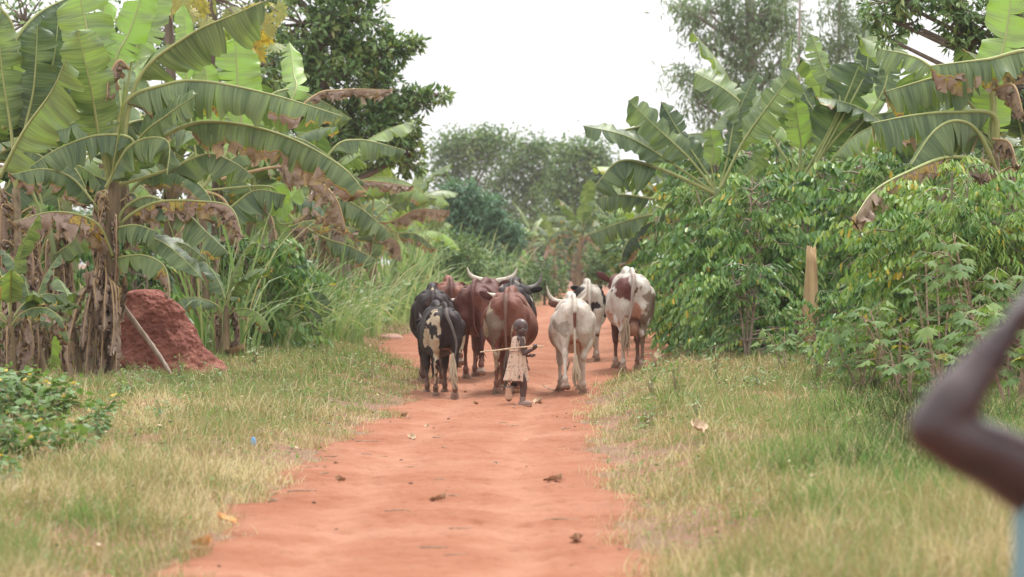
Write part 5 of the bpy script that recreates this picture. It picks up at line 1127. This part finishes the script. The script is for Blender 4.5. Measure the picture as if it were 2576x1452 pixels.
    if udder:
        P_ = [ellipsoid((0, -.02, .60), (.13 * udder, .16, .13 * udder))] + [tube([[sx * .055, sy, .52], [sx * .06, sy, .44]], [.016, .010], 8) for sx in (-1, 1) for sy in (-.08, .05)]
        obj('udder', organic('udder', P_, .012, 3, [M_udder]), root)
    for sg in (-1, 1):
        V, F = ellipsoid(hd * .7 + ns * .3 + lat * sg * .105 + [0, 0, .03], (.014, .016, .016), None, 8, 6); obj('eye', pymesh('eye', V, F, [M_eye]), root)
    return root
M_eye = plain_mat('dark_eye', (.01, .008, .008), (.02, .015, .012), 5, .15, 0, spec=.6)
W0 = [(-1, 1, .10, 0), (1, 1, -.08, 0), (-1, 0, -.10, 0), (1, 0, .12, 0)]
def wl(hl, hr, fl, fr): return [(-1, 1, *hl), (1, 1, *hr), (-1, 0, *fl), (1, 0, *fr)]
# painted patches: (colour, centre, radii) in the cow's own frame, x right, y forward, z up
cow('brown and cream patched cow walking just ahead of the child', 1276, 992, .905, -3, 1.02, BROWN,
    [(CREAM, (-.20, -.2, 1.02), (.055, .3, .16)), (CREAM, (-.30, .2, .80), (.10, .5, .14)), (MUD, (-.17, -.25, .80), (.10, .2, .26)), (CREAM, (.10, -.3, .62), (.035, .2, .2)), (CREAM, (.30, .1, .92), (.03, .2, .05)), (CREAM, (-.22, .3, 1.25), (.08, .2, .05)), (CREAM, (.28, .9, 1.22), (.09, .3, .06)),
     (CREAM, (-.13, -.2, .45), (.07, .2, .14)), (BROWN, (0, -.3, .9), (.03, .2, .3))], wl((.02, 0), (-.05, 1), (.15, 0), (-.1, 0)),
    head=(-.20, 1.72, 1.14), nose=(-.10, .24, -.28), horns=(.10, M_horn, .6), ear_col=(.09, .03, .022), ears=.10, tail=((.0, .75), (.02, .42)), tail_col=(.16, .09, .065), tuft_col=(.12, .08, .06), seed=3, belly=.02)
cow('dark red brown cow with long upswept horns in the middle of the herd', 1196, 958, .98, -6, .90, (.105, .036, .028), [(BROWN, (.12, -.3, .95), (.06, .2, .3))], wl((.12, 0), (-.05, 1), (-.1, 0), (.16, 0)),
    head=(.02, 1.80, 1.22), horns=(.33, M_horn, .72, .95, 1.4), ear_col=(.09, .03, .025), tail=((.03, .72), (.12, .55)), tuft_col=(.08, .03, .025), seed=5)
cow('reddish brown cow walking at the back left of the herd', 1134, 932, .965, 3, .88, RED, [((.115, .045, .033), (0, -.3, 1.15), (.06, .3, .2)), (CREAM, (.06, -.32, 1.05), (.018, .1, .03))], wl((.1, 0), (.0, 1), (-.1, 0), (.12, 0)),
    head=(-.0, 1.74, 1.16), ear_col=(.14, .05, .04), horns=None, tail=((.02, .75), (.04, .5)), tail_col=(.12, .045, .035), tuft_col=(.10, .04, .03), seed=6)
cow('dark black cow with small white mark above its tail', 1089, 968, .93, 2, .88, BLACK, [(CREAM, (.0, -.22, 1.27), (.05, .08, .035)), ((.07, .045, .04), (0, -.35, .95), (.05, .2, .3))], wl((.14, 0), (-.10, 0), (-.1, 0), (.1, 0)),
    head=(.22, 1.70, 1.02), ear_col=(.02, .016, .018), horns=(.17, M_horn, 1.0, .8), tail=((0, .7), (.02, .45)), tail_col=(.05, .035, .035), tuft_col=BLACK, seed=7)
cow('small black and cream calf with curved tail at the front left of the herd', 1120, 998, .80, 7, .80, BLACK,
    [(CREAM, (-.13, -.05, 1.02), (.065, .35, .30)), (CREAM, (-.10, .0, 1.27), (.12, .12, .07)), (CREAM, (-.20, -.1, .82), (.10, .3, .13)), (CREAM, (-.31, .2, .78), (.10, .3, .07)), (CREAM, (.20, .1, 1.10), (.035, .3, .22)), (CREAM, (.24, .1, .80), (.05, .3, .2)), (CREAM, (-.13, -.2, .70), (.05, .25, .16)), (CREAM, (-.15, -.1, .35), (.05, .25, .20)), (PINK, (0, -.05, .68), (.12, .2, .1)), (CREAM, (.13, -.1, .30), (.04, .2, .12))],
    wl((.10, 0), (-.12, 0), (-.1, 0), (.14, 0)), head=(-.0, 1.62, .98), ear_col=(.02, .016, .018), horns=(.17, M_horn_dark, .8, .9), tail=((.13, .75), (.08, .50)), tail_col=(.13, .11, .10), tuft_col=CREAM, seed=8, cat='calf')
cow('black and white cow with dark horns mostly hidden behind the brown and cream cow', 1287, 940, .95, -3, .92, BLACK, [(WHITE, (-.02, .55, 1.27), (.09, .55, .06)), (WHITE, (-.18, .1, 1.20), (.08, .25, .10)), (WHITE, (.26, .8, 1.08), (.09, .3, .06)), (WHITE, (0, .2, .7), (.3, .3, .1))], wl((.05, 0), (-.1, 0), (.1, 0), (-.1, 0)),
    head=(.10, 1.72, 1.12), ear_col=BLACK, horns=(.28, M_horn_dark, 1.0, .75), seed=9)
cow('cream white cow with a strong brown mark on its long tail', 1443, 994, .855, 1, .89, (.55, .49, .42),
    [((.30, .26, .21), (-.17, -.25, .88), (.10, .2, .10)), ((.44, .38, .31), (.17, -.25, .75), (.12, .2, .24)), ((.44, .36, .28), (-.24, .3, .72), (.2, .4, .10)), (PINK, (0, -.1, .66), (.10, .3, .14)), (PINK, (.28, .45, .66), (.12, .4, .09)), ((.34, .29, .24), (.05, -.33, .95), (.03, .2, .2))],
    wl((-.04, 1), (.06, 0), (-.1, 0), (.12, 0)), head=(-.02, 1.66, 1.13), ear_col=(.12, .05, .035), horns=(.26, M_horn, 1.1, .95), tail=((.0, .70), (.01, .42)), tail_col=(.52, .46, .38), tuft_col=(.46, .37, .26), seed=10, belly=.02, tail_mark=(.90, 1.10, (.13, .045, .03)))
cow('black and white spotted cow walking behind the white cow', 1482, 912, .945, 0, .84, WHITE, [(BLACK, (-.16, -.05, 1.14), (.12, .3, .12)), (BLACK, (.22, 0, 1.08), (.07, .4, .20)), (BLACK, (-.05, -.2, .88), (.18, .25, .13)), (BLACK, (.28, .4, .80), (.06, .5, .16)), (BLACK, (0, 1.6, 1.1), (.4, .5, .4)), (PINK, (.2, .3, .68), (.15, .3, .12)), (BLACK, (.15, .5, .5), (.2, .9, .12))], wl((.1, 0), (-.06, 0), (-.1, 0), (.1, 0)),
    head=(.0, 1.72, 1.14), ear_col=BLACK, tail=((0, .75), (.02, .5)), tuft_col=CREAM, seed=11)
cow('large white and dark red cow with pink udder at the right edge of the track', 1590, 940, 1.06, 1, .86, (.54, .49, .43),
    [((.12, .04, .032), (-.13, -.2, 1.06), (.13, .3, .17)), ((.12, .04, .032), (-.20, .9, 1.25), (.13, .35, .06)), ((.12, .04, .032), (.02, -.32, 1.12), (.06, .1, .12)), ((.13, .09, .07), (.30, .2, .95), (.07, .3, .12)), (PINK, (-.26, .3, .74), (.12, .4, .09)), (MUD, (.24, -.1, .88), (.12, .35, .22)), (MUD, (.17, -.2, .62), (.08, .2, .10)), (PINK, (-.10, .1, .66), (.22, .4, .10)), (PINK, (.02, -.2, .72), (.13, .25, .14)), ((.12, .04, .032), (-.12, .1, .42), (.10, .35, .22)), (MUD, (.15, -.1, .35), (.06, .3, .22)), ((.10, .05, .04), (0, 1.2, .4), (.3, .3, .35)), (MUD, (.13, -.33, 1.10), (.05, .1, .05)), ((.12, .04, .032), (0, 1.7, 1.1), (.4, .4, .4))],
    wl((-.06, 0), (.08, 0), (.12, 0), (-.12, 0)), head=(-.11, 1.62, 1.14), ear_col=(.10, .032, .028), ears=.11, tail=((-.04, .78), (-.10, .58)), tail_col=(.34, .27, .23), tuft_col=(.34, .26, .18), seed=12, udder=1.0)
# rope dragging from the white cow's leg, dry grass on the dark horns
g0 = G(1425, 990); Yr = g0[1]
Q = [P(1432, 912, Yr + .1), P(1424, 935, Yr), P(1405, 960, Yr - .05), P(1404, 973, Yr - .05), G(1396, 984, .012), G(1384, 982, .012), G(1370, 975, .012)]
V, F = tube(Q, .011, 7, 40); f2 = tube([Q[-1], Q[-1] + np.array([-.03, .1, .03])], .004, 5)
V, F = join([(V, F), f2]); tag(obj('rope', pymesh('rope', V, F, [M_twig])), 'frayed dark rope trailing on the ground from the left leg of the white cow', 'rope')
# ------------------------------------------------------------------ the child herding
def skin_mat(name, c1, c2, rough=.42):
    m = plain_mat(name, c1, c2, 12, rough, .08, .002, None, .5); return m
M_skin = skin_mat('dark_skin', (.058, .030, .026), (.085, .044, .037))
gc = G(1313, 1021); KX = .0007798
def CH(zx, zy, y=0.0): return np.array([(zx - 620) * KX, y, (1335 - zy) * KX])
child = empty('person', gc, 'small child in a faded patterned dress and rubber boots, looking back while following the cattle', 'person')
fw = norm(np.array([.85, .5, 0])); lt = np.array([-fw[1], fw[0], 0])          # forward, and the child's left (away from the camera)
pt = []
pel = CH(560, 900, .02); chest = CH(570, 520, .02); neck0 = CH(575, 420, .02); neck1 = CH(585, 360, .01); hc = CH(612, 276, .0)
pt.append(tube([CH(545, 960, .02), pel, CH(552, 700, .02), CH(560, 600, .02), chest, CH(570, 455, .02)], [.060, .075, .070, .062, .068, .050], 16, 14))
shR = CH(612, 435, -.055); shL = CH(600, 435, .075) + fw * .02
pt.append(tube([shR, CH(575, 432, .01), shL], [.034, .045, .034], 12, 8))
pt.append(tube([neck0, neck1, CH(600, 330, 0)], [.036, .031, .034], 12, 8))
elR = CH(652, 622, -.075); wrR = CH(768, 566, -.085)
pt.append(tube([shR, (shR + elR) / 2 + [-.004, -.004, 0], elR], [.034, .029, .025], 12, 9)); pt.append(tube([elR, (elR + wrR) / 2, wrR], [.026, .022, .016], 12, 9))
elL = CH(640, 640, .11); wrL = CH(712, 660, .06); pt.append(tube([shL, (shL + elL) / 2, elL], [.032, .027, .023], 12, 8)); pt.append(tube([elL, (elL + wrL) / 2, wrL], [.024, .020, .015], 12, 8))
# legs
hipR = CH(600, 950, -.03); kR = CH(640, 1060, -.02) ; aR = CH(636, 1225, -.03); hipL = CH(565, 950, .06); kL = CH(545, 1030, .10); aL = CH(470, 1095, .02)
pt.append(tube([hipR, kR, aR + [0, .008, .05], aR], [.058, .040, .034, .027], 14, 14)); pt.append(ellipsoid(kR + [.006, -.002, 0], (.036, .036, .038)))
pt.append(tube([hipL, kL], [.056, .042], 14, 8)); pt.append(tube([kL, (kL + aL) / 2, aL], [.042, .037, .028], 14, 9))
# right hand closed round the stick, left hand open
st0, st1 = CH(60, 602, -.10), CH(908, 526, -.115); sd_ = norm(st1 - st0); hp = CH(797, 520, -.113)
def fingers(chain): return [tube(c, r, 8, 10) for c, r in chain]
pal = hp + np.array([.004, .018, -.012]); pt.append(ellipsoid((wrR + pal) / 2 + [.004, .0, .002], (.021, .014, .020))); pt.append(ellipsoid(pal, (.021, .012, .019)))
upv = np.array([0, 0, 1.]); back = np.array([0, 1., 0])
for k in range(4):
    o = hp + sd_ * (.018 - .0115 * k); R_f = .0135
    ch = [o + back * R_f * 1.3 + upv * -.010, o + back * R_f * 1.0 + upv * R_f * .9, o - back * .002 + upv * R_f * 1.25, o - back * R_f * 1.15 + upv * R_f * .35, o - back * R_f * .9 - upv * R_f * .7, o - back * .001 - upv * R_f * 1.1][:6 if k != 3 else 5]
    pt.append(tube(ch, np.linspace(.0063, .0048, len(ch)), 8, 12))
pt.append(tube([pal + sd_ * -.012 + [0, -.004, -.004], hp - sd_ * .020 - back * .006 - upv * .012, hp - sd_ * .004 - back * .017 - upv * .010], [.0075, .0068, .0055], 8, 8))
pl = CH(735, 662, .05); pt.append(tube([wrL, pl, CH(748, 664, .05)], [.014, .017, .015], 10, 6, True, .7)); 
for (tx, ty, mx_, my, r) in ((803, 640, 775, 640, .0052), (806, 655, 780, 650, .0054), (796, 676, 775, 664, .0052), (765, 690, 755, 676, .0050)):
    pt.append(tube([CH(742, 658 + (ty - 655) * .25, .05), CH(mx_, my, .045), CH((mx_ + tx) / 2, (my + ty) / 2 - 2, .042), CH(tx, ty, .04)], [r + .001, r + .0006, r, r * .85], 8, 9))
pt.append(tube([CH(722, 650, .045), CH(738, 636, .035), CH(752, 632, .03)], [.008, .0062, .005], 8, 8))
# head: built upright facing +x', then turned
th = math.radians(36); hf = np.array([math.sin(th), -math.cos(th), -.06]); hf = norm(hf); hr = norm(np.cross(hf, [0, 0, 1.])); hu = np.cross(hr, hf); HM = np.array([hr, hf, hu]).T
def H_(x, y, z): return hc + HM @ np.array([x, y, z])
def he(x, y, z, rx, ry, rz): return ellipsoid(H_(x, y, z), (rx * 1.05, ry * 1.05, rz * 1.04), HM, 20, 14)
pt += [he(0, -.014, .020, .068, .083, .070), he(0, .018, -.030, .052, .056, .058), he(0, .034, -.068, .028, .030, .024), he(0, .046, .012, .050, .026, .036), he(.030, .044, -.034, .022, .022, .022), he(-.030, .044, -.034, .022, .022, .022),
       he(0, .078, -.026, .0125, .011, .009), he(0, .070, -.012, .007, .012, .018), he(.010, .073, -.028, .0075, .008, .006), he(-.010, .073, -.028, .0075, .008, .006),
       he(0, .070, -.048, .017, .010, .0055), he(0, .068, -.058, .015, .010, .0065), he(0, .060, -.076, .014, .012, .010), he(.024, .060, .012, .018, .012, .006), he(-.024, .060, .012, .018, .012, .006)]
for sg in (-1, 1): pt += [he(sg * .066, -.006, -.016, .008, .016, .024), he(sg * .072, -.012, -.010, .006, .012, .018)]
body = obj('body', organic('body', pt, .0042, 3, [M_skin]), child)
M_white = plain_mat('eye_white', (.55, .5, .46), (.6, .56, .5), 5, .2, 0); M_lip = plain_mat('lip', (.13, .06, .055), (.16, .08, .07), 5, .4, 0)
for sg in (-1, 1):
    V, F = he(sg * .024, .064, -.003, .0125, .0075, .0068); e = obj('eye', pymesh('eye', V, F, [M_white]), child); V, F = he(sg * .024 + .001, .0705, -.003, .0058, .0030, .0060); obj('pupil', pymesh('pupil', V, F, [M_eye]), e)
V, F = he(0, .0775, -.054, .015, .0045, .0050); obj('lips', pymesh('lips', V, F, [M_lip]), child)
# dress: bodice over the chest, gathered skirt with pleats
m, t, b = new_mat('print_dress'); tc = t.nodes.new('ShaderNodeTexCoord'); vo = t.nodes.new('ShaderNodeTexVoronoi'); vo.inputs['Scale'].default_value = 36
mp = t.nodes.new('ShaderNodeMapping'); mp.inputs['Scale'].default_value = (1.25, 1.25, .8); t.links.new(tc.outputs['Object'], mp.inputs[0]); t.links.new(mp.outputs[0], vo.inputs['Vector'])
dot = ramp(t, vo.outputs['Distance'], [(.22, (1, 1, 1)), (.30, (0, 0, 0))]); sepc = t.nodes.new('ShaderNodeSeparateColor'); t.links.new(vo.outputs['Color'], sepc.inputs[0])
dc = ramp(t, sepc.outputs[0], [(0, (.06, .06, .09)), (.55, (.10, .09, .12)), (.6, (.42, .10, .10)), (.8, (.30, .14, .10)), (.85, (.12, .16, .14))])
base_c = mixc(t, noise_n(t, 9, 4), (.40, .26, .18), (.68, .51, .39)); t.links.new(mixc(t, dot, base_c, dc), b.inputs['Base Color']); b.inputs['Roughness'].default_value = .9; bump(t, noise_n(t, 40, 3), .3, .004, b)
def dring(zx, zy, a, c, pl=0., seed=0, n=96, yo=.02, dz=0.):
    ce = CH(zx, zy, yo); V = []
    for k in range(n):
        q = 2 * math.pi * k / n; rr = 1 + pl * (math.sin(q * 15 + .6 * math.sin(q * 2)) * .7 + math.sin(q * 8 + 1.3) * .5)
        V.append(ce + fw * math.cos(q) * a * rr + lt * math.sin(q) * c * rr + [0, 0, dz * math.cos(q)])
    return np.array(V)
rows = [dring(588, 388, .046, .040), dring(580, 400, .060, .056), dring(574, 425, .070, .064), dring(570, 460, .074, .068), dring(566, 510, .076, .072), dring(560, 560, .073, .074), dring(556, 585, .074, .075), dring(556, 592, .078, .079), dring(556, 600, .076, .077, .01), dring(556, 640, .082, .080, .06), dring(554, 700, .088, .088, .08), dring(550, 780, .098, .098, .10), dring(546, 860, .108, .108, .115), dring(541, 940, .120, .116, .12), dring(538, 985, .128, .120, .125, dz=-.008), dring(538, 1003, .131, .122, .125, dz=-.010)]
nn_ = 96; V = np.vstack(rows); F = [(i * nn_ + j, i * nn_ + (j + 1) % nn_, (i + 1) * nn_ + (j + 1) % nn_, (i + 1) * nn_ + j) for i in range(len(rows) - 1) for j in range(nn_)]
dress = obj('dress', pymesh('dress', V, F, [m]), child); so = dress.modifiers.new('s', 'SOLIDIFY'); so.thickness = .004; so.offset = 1
M_trim = plain_mat('pale_trim', (.60, .46, .34), (.74, .62, .50), 20, .9, 0)
V, F = tube(dring(556, 590, .080, .081, n=40).tolist() + [dring(556, 590, .080, .081, n=40)[0].tolist()], .0075, 6, None, False, 1.2); obj('waistband', pymesh('waistband', V, F, [m]), child)
c0 = (shR + CH(640, 500, -.058)) / 2                                              # light edging round the armhole
ah = [c0 + np.array([math.cos(q) * .030, -.012 + .012 * math.cos(q), math.sin(q) * .052]) for q in np.linspace(0, 2 * math.pi, 21)]
V, F = tube(ah, .0035, 6, None, False); obj('armhole_trim', pymesh('armhole_trim', V, F, [M_trim]), child)
# rubber boots
M_boot = plain_mat('rubber_boot', (.20, .13, .11), (.30, .21, .17), 10, .7, .1); M_sole = plain_mat('boot_sole', (.38, .20, .12), (.48, .28, .18), 14, .75, .2)
def boot(pieces, sole, name):
    o = obj(name, organic(name, pieces, .0045, 3, [M_boot]), child); obj('sole', organic('sole', sole, .004, 2, [M_sole]), o)
an = CH(634, 1215, -.03)
boot([tube([CH(630, 1212, -.03), CH(628, 1262, -.03), CH(622, 1300, -.03)], [.034, .031, .034], 16, 9, False), tube([CH(602, 1310, -.03), CH(640, 1308, -.035), CH(700, 1300, -.045), CH(728, 1302, -.05)], [.031, .032, .029, .026], 16, 12)],
     [tube([CH(602, 1336, -.03), CH(640, 1336, -.035), CH(700, 1332, -.045), CH(730, 1328, -.05)], [.033, .031, .033, .028], 16, 10, True, .28)], 'boot')
bo = CH(440, 1172, -.03); ax = norm(CH(462, 1310, -.03) - CH(452, 1110, .0))
boot([tube([CH(482, 1070, .02), CH(468, 1112, .01), CH(458, 1145, .005)], [.033, .034, .036], 16, 8, False), tube([bo - ax * .058 + [0, .028, 0], bo + [0, .028, 0], bo + ax * .052 + [0, .026, 0]], [.032, .033, .033], 16, 10)],
     [tube([bo - ax * .058, bo - ax * .02, bo + ax * .028, bo + ax * .056], [.0080, .0082, .0112, .0090], 18, 14, True, 4.0)], 'boot')
V, F = tube([st0, st0 * .75 + st1 * .25 + [0, 0, .002], st0 * .5 + st1 * .5 + [0, 0, .010], st0 * .2 + st1 * .8 + [0, 0, .010], st1], [.0065, .0085, .009, .0085, .0085], 9, 50); V += rngof(5).normal(0, .0007, V.shape)
stick = obj('stick', pymesh('stick', V, F, [plain_mat('stick_wood', (.40, .27, .17), (.62, .47, .32), 30, .7, .4, .003)])); stick.location = gc
tag(stick, 'peeled pale stick held sideways by the small child', 'stick')

# ------------------------------------------------------------------ person close by, cut by the right edge, arm raised
YP = 4.6; kp = ppm(YP); gp = onground(.987, YP); pr = empty('person', gp, 'person close to the camera at the right edge with bare raised arm', 'person')
def Q_(x, y, dy=0.): return P(x, y, YP + dy) - gp
M_skin2 = skin_mat('near_skin', (.038, .020, .020), (.060, .033, .032), .36)
sh = np.array([-.115, .02, 1.13 - gp[2]]); el = Q_(2352, 1078, -.06); wr = Q_(2530, 842, -.02); hd_ = Q_(2612, 735, .0)
pt = [tube([sh, Q_(2500, 1150, -.02), Q_(2420, 1118, -.05), el], [.062, .054, .048, .042], 18, 14), tube([el, Q_(2400, 1010, -.05), Q_(2450, 945, -.03), wr], [.042, .045, .036, .024], 18, 14), ellipsoid(el + [-.003, 0, 0], (.041, .041, .044))]
pt.append(tube([wr, (wr + hd_) / 2, hd_], [.023, .034, .034], 14, 8, True, .55))
dv = norm(hd_ - wr)
for k in range(4):
    o = hd_ + np.array([0, -.03 + .02 * k, 0]); pt.append(tube([o - dv * .02, o + dv * .03, o + dv * .055 + [.012, 0, -.004], o + dv * .06 + [.035, 0, -.012]], [.010, .0095, .009, .0075], 8, 9))
pt.append(tube([hd_ - dv * .05 + [0, -.03, 0], hd_ - dv * .01 + [0, -.055, 0], hd_ + dv * .02 + [.01, -.06, 0]], [.013, .011, .009], 8, 7))
pt += [tube([[0, 0, .62], [0, 0, .80], [0, 0, .98], [0, 0, 1.08]], [.12, .11, .13, .10], 18, 12, True, .7), tube([[-.14, .02, 1.09], [0, 0, 1.11], [.14, 0, 1.09]], [.05, .06, .05], 14, 8), tube([[0, 0, 1.08], [0, 0, 1.22]], [.05, .045], 14, 5),
       ellipsoid((0, -.0, 1.30), (.075, .09, .105)), ellipsoid((0, .06, 1.24), (.05, .045, .05)), ellipsoid((0, .095, 1.27), (.012, .014, .018)), ellipsoid((-.078, 0, 1.28), (.01, .02, .03)), ellipsoid((.078, 0, 1.28), (.01, .02, .03)),
       tube([[.16, 0, 1.08], [.20, .02, .84], [.20, .06, .64]], [.045, .036, .024], 12, 10), ellipsoid((.20, .07, .57), (.02, .035, .05))]
for k in range(4): pt.append(tube([[.20, .045 + .017 * k, .56], [.20, .045 + .018 * k, .52], [.195, .045 + .018 * k, .485]], [.009, .008, .007], 8, 6))
pt.append(tube([[.19, .10, .60], [.185, .115, .56], [.185, .115, .53]], [.010, .009, .007], 8, 6))
for sg in (-1, 1): pt += [tube([[sg * .075, 0, .66], [sg * .08, 0, .36], [sg * .08, .01, .07]], [.085, .055, .035], 14, 14), tube([[sg * .08, -.03, .03], [sg * .08, .12, .025]], [.035, .028], 12, 7, True, .7)]
obj('body', organic('body', pt, .010, 4, [M_skin2]), pr)
M_shirt = plain_mat('teal_shirt', (.16, .28, .31), (.22, .36, .39), 6, .85, .3, .01)
xe = float(Q_(2566, 1300)[0])
R_ = [ring(0, 0, *a) for a in ()]
def sring(z, a, c, n=40, x0=0.): return np.array([[x0 + math.cos(q) * a * (1 + .03 * math.sin(q * 7)), math.sin(q) * c, z] for q in np.linspace(0, 2 * math.pi, n, endpoint=False)])
rows = [sring(1.13, .07, .06), sring(1.115, .125, .075), sring(1.07, .165, .10), sring(.98, .165, .115), sring(.85, .168, .12), sring(.70, .185, .13), sring(.58, .205, .135)]
V = np.vstack(rows); F = [(i * 40 + j, i * 40 + (j + 1) % 40, (i + 1) * 40 + (j + 1) % 40, (i + 1) * 40 + j) for i in range(len(rows) - 1) for j in range(40)]
so = obj('shirt', pymesh('shirt', V, F, [M_shirt]), pr); so_ = so.modifiers.new('s', 'SOLIDIFY'); so_.thickness = .006
rows = [sring(.64, .17, .12), sring(.5, .18, .13), sring(.38, .185, .135)]
V = np.vstack(rows); F = [(i * 40 + j, i * 40 + (j + 1) % 40, (i + 1) * 40 + (j + 1) % 40, (i + 1) * 40 + j) for i in range(len(rows) - 1) for j in range(40)]
obj('shorts', pymesh('shorts', V, F, [plain_mat('dark_shorts', (.03, .03, .05), (.05, .05, .08), 8, .9, 0)]), pr)
V, F = ellipsoid((0, -.008, 1.315), (.080, .092, .098), None, 20, 14); F = [f for f in F if all(V[i, 2] > 1.29 or (V[i, 1] < -.02 and V[i, 2] > 1.25) for i in f)]; obj('hair', pymesh('hair', V, F, [plain_mat('black_hair', (.012, .01, .01), (.03, .025, .025), 60, .9, .3)]), pr)
bw = Q_(2492, 898, -.022); bt = norm(wr - Q_(2450, 945, -.03)); u_ = norm(np.cross(bt, [0, 1., 0])); v_ = np.cross(bt, u_)
cc = [bw + (u_ * math.cos(q) + v_ * math.sin(q)) * .030 for q in np.linspace(0, 2 * math.pi, 25)]; V, F = tube(cc, .0045, 7, None, False); obj('bracelet', pymesh('bracelet', V, F, [plain_mat('dark_bead', (.03, .02, .03), (.08, .05, .06), 60, .5, 0)]), pr)
